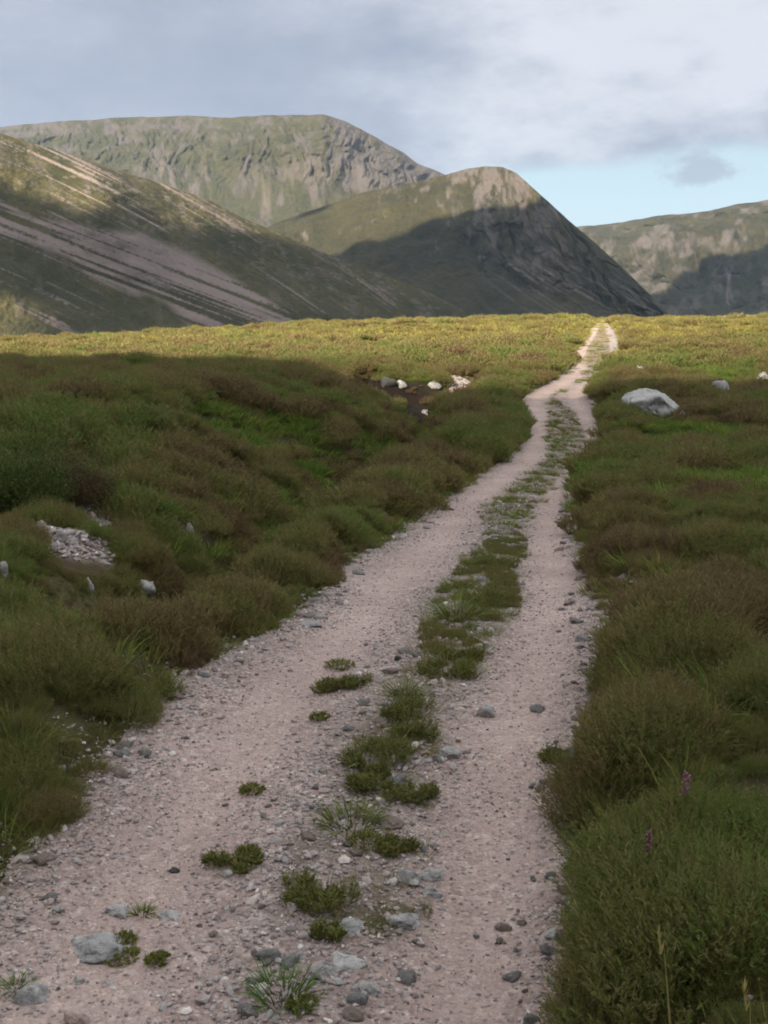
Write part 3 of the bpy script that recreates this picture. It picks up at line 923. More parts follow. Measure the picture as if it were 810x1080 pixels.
for a in [
    ('grass', 'light green grass tuft in the middle of the track, behind the dark tuft', 370, 878, 64, 30),
    ('heather', 'dark green bushy tuft between the light green tuft and the camera', 342, 962, 72, 36),
    ('green', 'bright green grass tuft at the very front of the track', 297, 1062, 66, 32),
    ('moss', 'yellowish moss at the foot of the bright green front tuft', 318, 1070, 40, 8),
    ('heather', 'small dark tuft on the gravel left of the middle', 244, 922, 46, 22),
    ('moss', 'flat mossy patch beside the small dark tuft', 262, 905, 26, 8),
    ('heather', 'dark heather tuft on the upper left gravel, left of a pair', 347, 732, 26, 18),
    ('heather', 'dark heather tuft on the upper left gravel, right of a pair', 373, 728, 26, 19),
    ('moss', 'low green strip along a rut lip behind the pair of dark tufts', 358, 708, 40, 8),
    ('moss', 'small yellow green moss spot in front of the pair of dark tufts', 337, 762, 22, 9),
    ('heather', 'bushy heather tuft with pale grass, at the top of the front group', 432, 762, 56, 34),
    ('grass', 'pale grass blades rising from the bushy heather tuft', 426, 738, 24, 30),
    ('heather', 'brown green heather tuft in the centre of the middle strip', 438, 782, 40, 24),
    ('heather', 'wide brownish heather tuft left of the flat grey stone', 408, 808, 70, 34),
    ('heather', 'dark heather tuft at the lower left of the middle heather group', 394, 832, 52, 28),
    ('heather', 'low heather tuft nearest the right rut in the middle group', 428, 848, 50, 20),
    ('heather', 'round green heather tuft where the middle strip narrows', 470, 715, 48, 26),
    ('heather', 'dark green tuft right of the narrow place in the strip', 487, 698, 34, 22),
    ('grass', 'tall yellow green grass tuft on the middle strip below the far heather', 483, 655, 44, 34),
    ('heather', 'dark heather tuft to the right of the tall yellow green grass', 512, 640, 44, 30),
    ('heather', 'heather tuft at the far end of the near strip', 522, 600, 40, 20),
    ('moss', 'yellow moss by the long low slab in the left rut', 126, 1018, 44, 7),
    ('moss', 'olive moss spot on gravel right of the long low slab', 130, 1000, 24, 12),
    ('moss', 'olive moss strip in front of the two low dark stones', 165, 1020, 30, 6),
    ('grass', 'small green grass tuft between the two low dark stones', 149, 968, 16, 10),
    ('green', 'small green tuft behind the wedge slab at the lower left', 14, 1048, 24, 18),
    ('moss', 'scrubby green patch in the stones behind the dark tuft', 385, 898, 44, 14),
    ('heather', 'brown sprig patch by the right rut behind the pale grey stone', 418, 905, 36, 20),
    ('heather', 'thin dark sprig right of the dark green tuft', 345, 992, 24, 22),
    ('moss', 'faint green patch on the far left gravel of the middle', 265, 840, 30, 8),
    ('pale', 'pale straw coloured grass tuft in the ditch below the green slope', 258, 540, 28, 22),
    ('pale', 'bleached tuft on the left bank near the gravel', 72, 684, 18, 18),
    ('grass', 'yellowish grass tuft hanging over the left verge', 160, 722, 40, 18),
    ('heather', 'small heather sprout on the right verge gravel', 590, 806, 26, 20),
]:
    tuft(*a)


def flower(label, px, py, w, h):
    """a branched pink flower spray of heather on thin stalks"""
    p = pix(px, py, .27); k = pxm(p)
    root = bpy.data.objects.new('flowering_heather', None); COL.objects.link(root)
    z0 = float(G(p[0], p[1])) + .02; root.location = (p[0], p[1], z0); root.empty_display_size = .05
    tag(root, None, label, 'heather')
    V, Fq, A = [], [], []; V2, F2, A2 = [], [], []
    top = max(p[2] - z0, .18) + .07
    for i in range(10):
        a = random.uniform(0, 6.28); q = w * k * .3 * random.random()
        d = np.array([math.cos(a) * q / top, math.sin(a) * q / top, 1.])
        blade(V, Fq, A, (0, 0, 0), d, top * random.uniform(.9, 1.1), .004, .02, 4, 0, 0)
        for j in range(16):
            t = random.uniform(.82, 1.06); c = d / np.linalg.norm(d) * top * t
            o = np.array([random.gauss(0, 1), random.gauss(0, 1), random.gauss(0, .7)]); o /= np.linalg.norm(o)
            s = np.cross(o, [.3, .5, .8]); s /= np.linalg.norm(s); b = len(V2)
            V2 += [c, c + (o + s * .6) * .006, c + o * .011, c + (o - s * .6) * .006]; F2.append((b, b + 1, b + 2, b + 3)); A2 += [(1, 0)] * 4
    t = NT('heather_petal'); mp = t.done((.36, .16, .24), .7)
    A = np.array(A)
    link('stalks', mesh_from('stalks', np.array(V), np.array(Fq), TM['heather'], dict(hh=A[:, 0], rv=A[:, 1]), False), parent=root)
    link('flowers', mesh_from('flowers', np.array(V2), np.array(F2), mp, None, False), parent=root)


flower('pink flowering heather spray low on the right bank', 683, 903, 22, 16)
flower('pink flowering heather spray higher on the right bank among brown tips', 722, 842, 30, 18)


def stalk(label, x0, y0, x1, y1):
    p = pix(x0, y0, .24); k = pxm(p)
    V, Fq, A = [], [], []
    z0 = float(G(p[0], p[1]))
    b = np.array([0, 0, 0.]); top = np.array([(x1 - x0) * k, 0, p[2] - z0 + (y0 - y1) * k])
    blade(V, Fq, A, b, top + np.array([0, -.02, .1]), np.linalg.norm(top), .007, .012, 8, .6, .6)
    for j in range(14):
        t = random.uniform(.8, 1.0)
        blade(V, Fq, A, top * t, (random.uniform(-.4, .4), random.uniform(-.4, .4), 1), .03, .005, .02, 2, .6, .9)
    A = np.array(A)
    link('grass_stalk', mesh_from('grass_stalk', np.array(V), np.array(Fq), TM['pale'], dict(hh=A[:, 0], rv=A[:, 1]), False), None, label, 'grass stalk', None, (p[0], p[1], z0))


stalk('long pale seeding grass stalk leaning over the near right heather', 714, 1035, 692, 980)
stalk('shorter pale grass stalk at the lower right corner', 800, 1075, 783, 1038)


def bush(label, px, py, w, h, kind='heather', tip=None):
    p = pix(px, py); k = pxm(p); r = w * k / 2
    V, Fq, A = [], [], []
    for j in range(16):
        q = random.uniform(.25, .55); hq = h * k * random.uniform(.5, 1.15)
        o = np.array([random.uniform(-1, 1) * r * (1 - q) * 1.3, random.uniform(-1, 1) * r * (1 - q), 0])
        v1, f1, a1 = heather_template(230, r * q, hq, .015, 9)
        b0 = len(V); V += [v + o for v in v1]; Fq += [tuple(i + b0 for i in f) for f in f1]; A += a1
    A = np.array(A)
    link('heather_bush', mesh_from('heather_bush', np.array(V), np.array(Fq), tip or TM[kind], dict(hh=A[:, 0], rv=A[:, 1]), False), None, label, 'bush', None,
         (p[0], p[1] + r * .5, float(G(p[0], p[1] + r * .5)) - .03))


m_deep = plant_material('bush_deep_green', (.06, .05, .025), (.055, .095, .02), (.085, .11, .03))
m_brown = plant_material('bush_brown', (.05, .035, .022), (.085, .07, .03), (.10, .065, .04))
bush('deep green leafy bush at the left edge on the bank above the rubble', 8, 552, 90, 100, tip=m_deep)
bush('brownish dark bush right of the deep green bush on the left bank', 62, 536, 70, 82, tip=m_brown)

# ------------------------------------------------------------------ hills (a fan of columns seen from the track: real distances, real heights)
SHADE_SAMPLES = []


def hill(name, sil, crestY, toeY, gfun, rib, masks, mat, px0, px1, npx, nt, backdist, shade, hide):
    px = np.linspace(px0, px1, npx)[None]; t = np.linspace(0, 1, nt)[:, None]
    sx, sy = zip(*sil)
    ys = np.interp(px, sx, sy)
    k = np.hanning(7); k /= k.sum()
    ys = np.convolve(np.pad(ys[0], 3, mode='edge'), k, 'valid')[None]
    ys = ys + 1.0 * fbm(px * .05, 0, 5, 3 + npx % 17) * masks.get('jag', 1)
    cy = np.interp(px, *zip(*crestY)); ty = np.interp(px, *zip(*toeY))
    Yb = ty + (cy - ty) * t
    d = rib(px, t)
    Y = Yb + d * np.clip(t * 6, 0, 1) * (1 - t ** 12)
    X = (px - 405) / F * (Y * CP)            # refined below with z
    slope_c = -slope_of(ys)
    zc = slope_c * cy; zt = -45.0
    z = zt + (zc - zt) * gfun(t, px) + masks['bump'](px, t) * (1 - t ** 8) * np.clip(t * 5, 0, 1)
    global PY
    PY = project((px - 405) / F * (Y * CP - z * SP), Y, z)[1]
    # rows behind the crest
    nb = 14
    tb = np.linspace(0, 1, nb + 1)[1:, None]
    Yk = Y[-1:] + backdist * tb
    zk = z[-1:] + (-45 - z[-1:]) * (tb ** 1.3)
    Ya = np.concatenate([Y, Yk]); za = np.concatenate([z, zk])
    X = (px - 405) / F * (Ya * CP - za * SP)
    V = np.stack([X, Ya, za], -1)
    ta = np.concatenate([t, 1 + 0 * tb])
    at = {q: np.clip(np.concatenate([masks[q](px, t) + 0 * z, np.zeros_like(zk)]), 0, 1) for q in ('rock', 'scree')}
    me = mesh_from(name, V.reshape(-1, 3), grid_faces(*X.shape), mat, at)
    o = link(name, me, 'structure')
    n = nt
    ppx, ppy = project(X[:n], Ya[:n], za[:n])
    vis = (ppx > -110) & (ppx < 930)
    for hs in hide:
        hx, hy = zip(*hs); vis &= ppy < np.interp(ppx, hx, hy, left=9999, right=9999)
    sh = np.zeros(ppx.shape, bool)
    for poly in shade: sh |= inpoly(ppx, ppy, poly)
    SHADE_SAMPLES.append((V[:n][vis], sh[vis]))
    return o


SIL_A = [(-600, 190), (-120, 150), (-60, 141), (0, 134), (60, 128), (110, 125), (150, 123), (200, 122), (230, 124), (262, 123), (300, 121), (340, 121), (362, 127), (385, 138), (410, 153), (425, 161), (440, 172), (470, 184), (490, 195), (520, 215), (580, 262), (640, 330), (700, 360)]
SIL_B = [(180, 330), (230, 275), (262, 250), (290, 236), (310, 228), (345, 216), (390, 201), (430, 193), (460, 187), (480, 182), (495, 177), (512, 175), (530, 176), (545, 182), (556, 193), (570, 206), (585, 219), (600, 233), (620, 249), (640, 267), (660, 286), (680, 305), (700, 326), (740, 360)]
SIL_C = [(-620, 120), (-160, 150), (-60, 138), (0, 140), (30, 150), (60, 158), (100, 171), (130, 181), (165, 192), (195, 202), (220, 211), (250, 227), (285, 242), (330, 262), (370, 277), (405, 288), (455, 310), (505, 335), (560, 362)]
SIL_D = [(540, 250), (600, 239), (640, 236), (665, 232), (690, 228), (720, 226), (745, 222), (770, 217), (800, 212), (830, 207), (960, 193), (1120, 205), (1400, 180)]

SH_C = [(-160, 190), (-60, 205), (0, 224), (50, 241), (100, 254), (128, 246), (124, 225), (114, 203), (150, 213), (200, 233), (260, 249), (300, 260), (340, 269), (380, 284), (430, 304), (540, 352), (540, 420), (60, 420), (46, 350), (20, 318), (-20, 300), (-160, 290)]
SH_B = [(270, 250), (290, 240), (325, 222), (362, 209), (352, 219), (318, 231), (300, 242), (285, 262)]
SH_B2 = [(340, 285), (372, 269), (400, 258), (440, 246), (490, 233), (530, 229), (556, 222), (585, 205), (760, 300), (760, 460), (300, 460)]
SH_D = [(660, 340), (690, 318), (702, 303), (716, 290), (745, 280), (785, 270), (815, 264), (960, 240), (960, 460), (640, 460)]

m_far = mat_hill('far_mountain', [(.028, .031, .017), (.042, .043, .022), (.055, .050, .029)], (.088, .075, .072), (.13, .105, .098))
m_mid = mat_hill('mid_mountain', [(.019, .020, .010), (.033, .032, .014), (.052, .047, .021)], (.115, .098, .090), (.15, .125, .12))
m_left = mat_hill('left_hill', [(.024, .027, .010), (.050, .048, .016), (.078, .069, .025)], (.14, .118, .10), (.24, .19, .178))


def ribs_A(px, t):
    warp = 1.3 * fbm(px * .02, t * 5, 3, 7)
    wr = sm(330, 400, px)
    r = ridged(px * .05 + .8 * t + warp, t * 7, 5, 5)
    r2 = ridged(px * .07 - 4.5 * t + warp * .7, t * 3.5, 5, 15)
    f = ridged(px * .13 + 2 * warp, t * 20, 4, 16)
    w = sm(.58, .74, t)
    return w * (20 * r * (1 - wr) + 75 * r2 * wr + 26 * f) + 70 * fbm(px * .02, t * 6, 5, 8)


def g_A(t, px): return .57 * np.clip(t / .64, 0, 1) ** 1.1 + .43 * np.clip((t - .60) / .40, 0, 1) ** .9


def rock_A(px, t):
    warp = 1.3 * fbm(px * .02, t * 5, 3, 7)
    n = ridged(px * .05 + .8 * t + warp, t * 7, 5, 5); n2 = fbm(px * .08 + warp, t * 16, 5, 9); n3 = fbm(px * .3, t * 30, 3, 10)
    right = sm(310, 390, px)
    top = sm(.80, .97, t)
    return sm(.2, .75, .22 * n + .75 * n2 + .5 * n3 + .25 * top + .50 * right + .12) * sm(.52, .68, t + .15 * n2) * .9 + .25 * sm(.2, .5, n2 + .3 * n3) * (1 - sm(.55, .7, t))


hill('far_mountain', SIL_A, [(-120, 4600), (0, 4400), (200, 4300), (340, 4000), (470, 4300), (700, 4700)], [(-120, 3300), (200, 3000), (340, 2900), (700, 3300)],
     g_A, ribs_A, dict(bump=lambda p, t: 26 * fbm(p * .035, t * 9, 5, 13) * sm(.1, .3, t), rock=rock_A,
                       scree=lambda p, t: .45 * sm(.0, .5, fbm(p * .09 + 2.5 * t, t * 7, 5, 23)) * sm(.5, .6, t) * (1 - sm(.70, .82, t)), jag=1.2),
     m_far, -600, 700, 1300, 330, 1500, [], [SIL_B, SIL_C])


def ribs_B(px, t):
    q = 1.2 * fbm(px * .02, t * 5, 3, 32)
    r = ridged(px * .035 + 2.2 * t + q, t * 4 - px * .004, 5, 33)
    return 60 * r * sm(440, 540, px) * sm(.3, .6, t) + 60 * fbm(px * .015, t * 4, 5, 35)


def rock_B(px, t):
    n = fbm(px * .06 + 2 * t, t * 7, 4, 37); n2 = fbm(px * .15, t * 20, 3, 38)
    c = np.exp(-((px - 530 - 80 * (1 - t)) / 70) ** 2) * sm(.45, .75, t)
    n3 = fbm(px * .35 + 2 * t, t * 40, 3, 39)
    return np.clip(sm(.0, .6, .6 * n + .55 * n2 + .35 * n3 + .75 * c - .32), 0, 1) * .95


def scree_B(px, t):
    """pale stone runs down the right flank"""
    a = PY - .58 * px + .0006 * (px - 600) ** 2
    s = 0
    for c, x0, x1, w, k in ((-31, 532, 582, 1.8, 1), (-48, 562, 660, 1.7, 1), (-52, 590, 640, 1.2, .8), (-67, 615, 692, 1.8, .9), (-40, 545, 600, 1.1, .6), (-76, 640, 700, 1.2, .6)):
        s = s + k * np.exp(-((a - c + 1.5 * vn(px * .06, c, 44)) / w) ** 2) * sm(x0 - 8, x0 + 10, px) * (1 - sm(x1 - 10, x1 + 8, px))
    a2 = a + 3 * vn(px * .03, 2, 45)
    s = s + .45 * sm(.35, .7, vn(a2 * .33, px * .012, 46)) * sm(500, 540, px) * sm(245, 262, PY)
    return np.clip(s * (.75 + .6 * fbm(px * .3, PY * .3, 3, 47)), 0, 1)


hill('rounded_mountain', SIL_B, [(180, 2500), (300, 2900), (430, 2900), (530, 2750), (600, 2500), (740, 2100)], [(180, 1900), (400, 2000), (530, 1950), (600, 1850), (740, 1700)],
     lambda t, px: .55 * t + .45 * np.clip((t - .15) / .85, 0, 1) ** 1.4 - .05 * np.sin(t * math.pi), ribs_B,
     dict(bump=lambda p, t: 13 * fbm(p * .05, t * 10, 5, 47), rock=rock_B, scree=scree_B, jag=1.0), m_mid, 180, 740, 760, 330, 900, [SH_B, SH_B2], [SIL_C])


def scree_C(px, t):
    top = np.interp(px, [-160, 0, 75, 150, 200, 250, 310], [180, 222, 238, 249, 270, 297, 333])
    bot = np.interp(px, [-160, 0, 75, 150, 200, 310], [205, 247, 278, 316, 340, 349])
    v = (PY - top) / (bot - top)
    w = sm(-.12, .08, v) * (1 - sm(.86, 1.1, v + .15 * vn(px * .03, 0, 50)))
    fine = fbm(px * .4, PY * .5, 3, 54)
    a3 = PY - .375 * px
    st = .45 * vn(a3 * .12, px * .004, 51) + .5 * vn(a3 * .27, px * .006, 52) + .4 * vn(a3 * .6, px * .009, 53)
    body = w * sm(-.20, .16, st + .22 * fine + .06)
    a2 = PY - .42 * px - .0004 * px ** 2
    thin = .45 * vn(a2 * .17, px * .009, 55) + .6 * vn(a2 * .45, px * .013, 56) + .45 * vn(a2 * .95, px * .02, 58) + .3 * fine
    up = (1 - sm(-.2, .1, v)) * (1 - sm(150, 260, px)) * sm(.16, .6, thin) * .85
    dn = sm(.8, 1.2, v) * (1 - sm(60, 170, px)) * sm(.42, .75, thin) * .7
    rt = sm(140, 190, px) * (1 - sm(420, 500, px)) * (1 - sm(-.3, .0, v)) * sm(.50, .85, thin) * .55
    return np.clip((body + up + dn + rt) * (1 - sm(300, 325, px + 8 * st) * (v > -.1)), 0, 1) * (px < 420)


def rock_C(px, t):
    n = fbm(px * .08 + 2 * t, t * 9, 4, 57)
    a = PY - .385 * px
    sp = sm(.25, .5, .6 * vn(px * .13, a * .3, 58) + .5 * vn(px * .3, a * .8, 59) - .05)
    return .75 * sp * sm(.35, .8, t) + .3 * sm(.2, .5, n)


def g_C(t, px): return .8 * t + .2 * t ** 2


hill('scree_hill', SIL_C, [(-620, 1400), (-160, 1400), (0, 1500), (300, 1720), (560, 1900)], [(-620, 850), (-160, 850), (0, 930), (150, 1040), (310, 1230), (560, 1560)],
     g_C, lambda p, t: 40 * fbm(p * .012, t * 3, 4, 61) - 90 * np.exp(-((p - 105 - 60 * (1 - t)) / 45) ** 2) * sm(.3, .7, t),
     dict(bump=lambda p, t: 7 * fbm(p * .03, t * 9, 5, 63) + 2.5 * fbm(p * .12, t * 30, 3, 64), rock=rock_C, scree=scree_C, jag=.7), m_left, -620, 560, 1100, 360, 900, [SH_C], [])


def rock_D(px, t):
    n = fbm(px * .05 - 1.5 * t, t * 8, 4, 67); n2 = fbm(px * .14 - 3 * t, t * 22, 3, 68)
    fall = np.exp(-((px - 771 - 5 * np.sin(t * 9)) / 1.6) ** 2) * sm(.25, .35, t) * (1 - sm(.45, .55, t))
    return np.clip(.8 * sm(.0, .45, .6 * n + .5 * n2) + fall, 0, 1)


hill('craggy_hill', SIL_D, [(540, 5200), (700, 5000), (960, 4600)], [(540, 3800), (700, 3500), (960, 3000)],
     lambda t, px: .75 * t + .25 * sm(.3, .8, t), lambda p, t: 130 * ridged(p * .02 + 1.5 * t, t * 3, 4, 71),
     dict(bump=lambda p, t: 45 * fbm(p * .03 - 2 * t, t * 7, 5, 73), rock=rock_D,
          scree=lambda p, t: np.exp(-((p - 771 - 4 * np.sin(t * 14)) / 1.3) ** 2) * sm(.22, .3, t) * (1 - sm(.42, .5, t)), jag=1.4), m_mid, 540, 1400, 900, 260, 1500, [SH_D], [SIL_B])


def added_shade_hill():
    """an added, unseen hill behind the camera, its crest shaped to shade the near moor"""
    sx = np.linspace(-3000, 1700, 260); sy = np.linspace(-3600, -60, 200)
    X, Y = np.meshgrid(sx, sy)
    e = 50.0; back = 1680.0                     # how far down the track its shadow reaches
    yc = e - back; hc = back / math.cos(AZ) * math.tan(EL) - 1.4
    xm = -back * math.tan(AZ)
    edge = 1 - sm(520, 1900, np.abs(X - xm))
    yy = Y - yc
    prof = np.where(yy > 0, 1 - .93 * np.clip(yy / 1440, 0, 1) ** .85, 1 - np.clip(-yy / 1500, 0, 1) ** .9)
    z = hc * prof * edge + .17 * np.clip(X - xm, -150, 150)
    z = z + 40 * fbm(X * .004, Y * .004, 5, 83) * np.clip(np.abs(yy) / 200, 0, 1) * edge + 8 * fbm(X * .016, Y * .006, 4, 84) + 6 * fbm(X * .05, Y * .01, 3, 86) - 35 * (1 - np.clip(prof * edge * 6, 0, 1))
    V = np.stack([X, Y, z], -1)
    me = mesh_from('shading_hill', V.reshape(-1, 3), grid_faces(*X.shape), m_left, dict(rock=np.clip(fbm(X * .01, Y * .01, 4, 85), 0, 1), scree=0 * X))
    link('added_shade_ridge', me, 'structure')


added_shade_hill()  # unseen ridge, added to throw the shade over the near moor


# ------------------------------------------------------------------ shade casters: unseen cloud sheets added, outlined by the shade wanted on the hills
def added_shade_clouds():
    Hc = 1010.0; cell = 20.0
    P = np.concatenate([a for a, b in SHADE_SAMPLES]); sh = np.concatenate([b for a, b in SHADE_SAMPLES])
    q = P[:, :2] + SUN[None, :2] * ((Hc - P[:, 2]) / SUN[2])[:, None]
    x0, y0 = q.min(0) - 500; x1, y1 = q.max(0) + 500
    nx, ny = int((x1 - x0) / cell), int((y1 - y0) / cell)
    ix = ((q[:, 0] - x0) / cell).astype(int); iy = ((q[:, 1] - y0) / cell).astype(int)
    w = np.zeros((ny, nx)); v = np.zeros((ny, nx))
    np.add.at(w, (iy, ix), 1.); np.add.at(v, (iy, ix), np.where(sh, 1., -1.))
    m = w > 0; v[m] /= w[m]; w[m] = 1
    print('cloud conflict', float(np.mean(np.abs(v[m]) < .5)), nx, ny)
    fy = np.fft.fftfreq(ny)[:, None]; fx = np.fft.rfftfreq(nx)[None]

    def blur(a, s): return np.fft.irfft2(np.fft.rfft2(a) * np.exp(-2 * (math.pi * s) ** 2 * (fx ** 2 + fy ** 2)), s=(ny, nx))
    f = np.full((ny, nx), -1.0)
    for s in (16, 6, 2.5, 1.1):
        ws = blur(w, s); vs = blur(v, s) / np.maximum(ws, 1e-6)
        a = np.clip(ws * 6, 0, 1); f = f * (1 - a) + vs * a
    gx = x0 + (np.arange(nx) + .5) * cell; gy = y0 + (np.arange(ny) + .5) * cell
    X, Y = np.meshgrid(gx, gy)
    f = f + .22 * fbm(X * .006, Y * .006, 4, 95)
    keep = f > 0
    # connected shade patches, each made into one added caster
    lab = np.where(keep, np.arange(nx * ny).reshape(ny, nx) + 1, 0)
    while True:
        n = lab.copy()
        for ax, d in ((0, 1), (0, -1), (1, 1), (1, -1)):
            n = np.maximum(n, np.where(keep, np.roll(lab, d, ax), 0))
        n = np.where(keep, n, 0)
        if (n == lab).all(): break
        lab = n
    t = NT('added_cloud_white'); p = t.pos(); c = t.mix(t.noise(p, .004, 5), (.82, .83, .86), (.9, .9, .9)); cm = t.done(c, 1.)
    tr = t.n('ShaderNodeBsdfTranslucent'); ms = t.n('ShaderNodeMixShader'); ms.inputs[0].default_value = .5
    t.l(c, tr.inputs['Color']); t.l(t.b.outputs[0], ms.inputs[1]); t.l(tr.outputs[0], ms.inputs[2]); t.l(ms.outputs[0], t.N['Material Output'].inputs['Surface'])
    ids, cnt = np.unique(lab[lab > 0], return_counts=True)
    for i, c in zip(ids, cnt):
        if c < 30: continue
        k = lab == i
        idx = -np.ones((ny, nx), int); idx[k] = np.arange(k.sum())
        th = np.clip(f, 0, 1) ** .6
        top = Hc + th * (45 + 60 * (fbm(X * .008, Y * .008, 4, 97) * .5 + .5)); bot = Hc - th * (16 + 8 * fbm(X * .01, Y * .01, 3, 98))
        n = int(k.sum())
        V = np.concatenate([np.stack([X[k], Y[k], top[k]], -1), np.stack([X[k], Y[k], bot[k]], -1)])
        a, b, d, e = idx[:-1, :-1], idx[:-1, 1:], idx[1:, 1:], idx[1:, :-1]
        ok = (a >= 0) & (b >= 0) & (d >= 0) & (e >= 0)
        if not ok.any(): continue
        Q = np.stack([a[ok], b[ok], d[ok], e[ok]], -1)
        Q = np.concatenate([Q, Q[:, ::-1] + n])
        link('added_shade_cloud', mesh_from('added_shade_cloud', V, Q, cm, None, True), 'structure')


added_shade_clouds()  # out-of-view sheets, added only to block the sun from parts of the hills

# ------------------------------------------------------------------ haze, sky, sun, camera
def haze():
    x0, x1, y0, y1, z0, z1 = -9600, 9600, -3800, 9700, -120, 958
    V = [(x, y, z) for z in (z0, z1) for y in (y0, y1) for x in (x0, x1)]
    Fc = [(0, 2, 3, 1), (4, 5, 7, 6), (0, 1, 5, 4), (2, 6, 7, 3), (0, 4, 6, 2), (1, 3, 7, 5)]
    m = bpy.data.materials.new('valley_air'); m.use_nodes = True; N = m.node_tree.nodes
    N.remove(N['Principled BSDF'])
    v = N.new('ShaderNodeVolumePrincipled'); v.inputs['Color'].default_value = (.50, .70, 1, 1); v.inputs['Density'].default_value = 2.6e-5
    v.inputs['Anisotropy'].default_value = .0
    m.node_tree.links.new(v.outputs[0], N['Material Output'].inputs['Volume'])
    link('haze', mesh_from('haze', np.array(V, float), np.array(Fc), m, None, False), 'stuff')


haze()


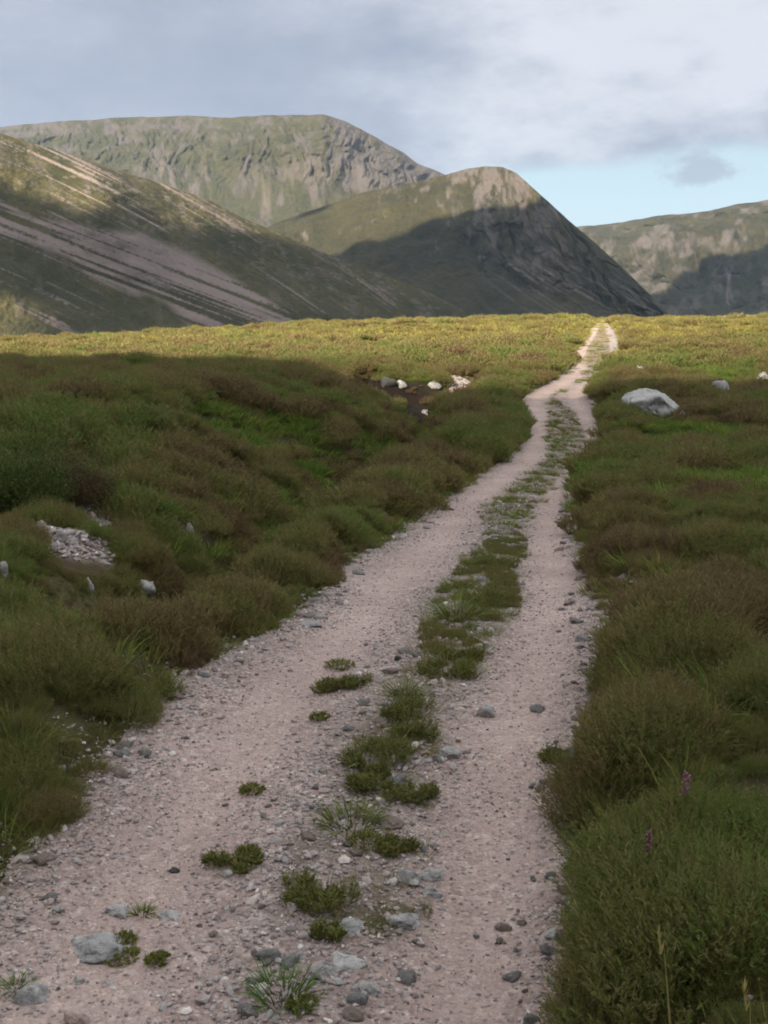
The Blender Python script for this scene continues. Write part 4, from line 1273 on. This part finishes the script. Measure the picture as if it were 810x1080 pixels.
def world():
    w = bpy.data.worlds.new('World'); S.world = w; w.use_nodes = True
    t = w.node_tree; N, L = t.nodes, t.links
    bg = N['Background']; bg.inputs['Strength'].default_value = .05
    sky = N.new('ShaderNodeTexSky'); sky.sky_type = 'NISHITA'; sky.sun_disc = False
    sky.sun_elevation = EL; sky.sun_rotation = math.pi + AZ; sky.altitude = 500
    tc = N.new('ShaderNodeTexCoord'); sp = N.new('ShaderNodeSeparateXYZ'); L.new(tc.outputs['Generated'], sp.inputs[0])

    def mth(op, a, b=0., c=None):
        o = N.new('ShaderNodeMath'); o.operation = op
        for k, v in enumerate((a, b) if c is None else (a, b, c)):
            if hasattr(v, 'is_output'): L.new(v, o.inputs[k])
            else: o.inputs[k].default_value = v
        return o.outputs[0]

    def rngn(v, a, b, c=0., d=1.):
        o = N.new('ShaderNodeMapRange'); o.interpolation_type = 'SMOOTHSTEP'
        L.new(v, o.inputs['Value'])
        for k, q in zip(('From Min', 'From Max', 'To Min', 'To Max'), (a, b, c, d)): o.inputs[k].default_value = q
        return o.outputs['Result']

    def noise(vec, sc, det=5, ro=.55):
        o = N.new('ShaderNodeTexNoise'); o.inputs['Scale'].default_value = sc; o.inputs['Detail'].default_value = det; o.inputs['Roughness'].default_value = ro
        L.new(vec, o.inputs['Vector']); return o.outputs['Fac']

    def mp(scale, loc=(0, 0, 0)):
        o = N.new('ShaderNodeMapping'); o.inputs['Scale'].default_value = scale; o.inputs['Location'].default_value = loc
        L.new(tc.outputs['Generated'], o.inputs['Vector']); return o.outputs[0]

    def mix(f, a, b):
        o = N.new('ShaderNodeMix'); o.data_type = 'RGBA'
        for v, i in ((f, 0), (a, 6), (b, 7)):
            if hasattr(v, 'is_output'): L.new(v, o.inputs[i])
            else: o.inputs[i].default_value = v if i == 0 else (*v, 1)
        return o.outputs[2]
    n_edge = noise(mp((1, 1, 2.2)), 9, 6)
    # lower rim of the cloud deck
    rim = mth('ADD', mth('MULTIPLY', sp.outputs['X'], .075), .112)
    d = mth('SUBTRACT', sp.outputs['Z'], rim)
    d = mth('ADD', d, mth('MULTIPLY', mth('SUBTRACT', n_edge, .5), .035))
    deck = rngn(d, -.004, .012)
    # broad light and dark of the deck
    n1 = noise(mp((1, 1, 2.6), (3.1, 0, .4)), 3.2, 5); n2 = noise(mp((1, 1, 2.2), (0.4, 1.2, .0)), 9, 9, .66)
    br = mth('ADD', mth('MULTIPLY', n1, .55), mth('MULTIPLY', n2, .45))
    lr = rngn(sp.outputs['X'], -.18, .2, .35, 1.)
    br = mth('ADD', mth('MULTIPLY', mth('SUBTRACT', br, .47), lr), .47)
    # brighter to the upper right, as the photo
    br = mth('ADD', br, mth('MULTIPLY', mth('MULTIPLY', rngn(sp.outputs['X'], -.05, .35), rngn(sp.outputs['Z'], .13, .25)), .20))
    f = rngn(br, .41, .67)
    cl = mix(f, (2.5, 2.85, 3.6), (5.1, 5.3, 5.8))
    hi = rngn(sp.outputs['Z'], .28, .8)
    cl = mix(hi, cl, (9.2, 9.2, 9.3))
    blue = mix(.8, sky.outputs[0], (3.9, 4.9, 5.4))
    col = mix(deck, blue, cl)
    # the small grey cloud in the gap
    dv = N.new('ShaderNodeVectorMath'); dv.operation = 'DISTANCE'
    pv = np.array([(735 - 405) / F, CP + (540 - 181) / F * SP, -(-(540 - 181) / F * CP + SP)]); pv = pv / np.linalg.norm(pv)
    mm = N.new('ShaderNodeMapping'); mm.inputs['Scale'].default_value = (1, 1, 2.4); L.new(tc.outputs['Generated'], mm.inputs['Vector'])
    L.new(mm.outputs[0], dv.inputs[0]); dv.inputs[1].default_value = (pv[0], pv[1], pv[2] * 2.4)
    sc = mth('ADD', dv.outputs['Value'], mth('MULTIPLY', mth('SUBTRACT', noise(mp((1, 1, 1.6)), 30, 8, .7), .5), .10))
    col = mix(rngn(sc, .036, .012, 0, .8), col, (3.0, 3.4, 4.1))
    L.new(col, bg.inputs['Color'])


world()
sl = bpy.data.lights.new('sun', 'SUN'); sl.energy = 5.0; sl.angle = R(.8); sl.color = (1, .87, .68)
so = bpy.data.objects.new('sun', sl); COL.objects.link(so)
so.rotation_euler = Vector(SUN).to_track_quat('Z', 'Y').to_euler(); so.location = (-50, -80, 60)

cam = bpy.data.cameras.new('camera'); co = bpy.data.objects.new('camera', cam); COL.objects.link(co)
cam.sensor_fit = 'VERTICAL'; cam.sensor_height = 24; cam.lens = F / 1080 * 24
cam.clip_start = .05; cam.clip_end = 30000
co.rotation_euler = (math.pi / 2 - PITCH, 0, 0)
S.camera = co

S.view_settings.view_transform = 'Standard'; S.view_settings.look = 'None'
S.view_settings.exposure = 1.6; S.view_settings.gamma = 1
c = S.cycles
c.max_bounces = 5; c.diffuse_bounces = 3; c.glossy_bounces = 1; c.transmission_bounces = 2; c.volume_bounces = 1; c.transparent_max_bounces = 4
c.use_denoising = True
c.filter_width = 1.9
c.caustics_reflective = False; c.caustics_refractive = False
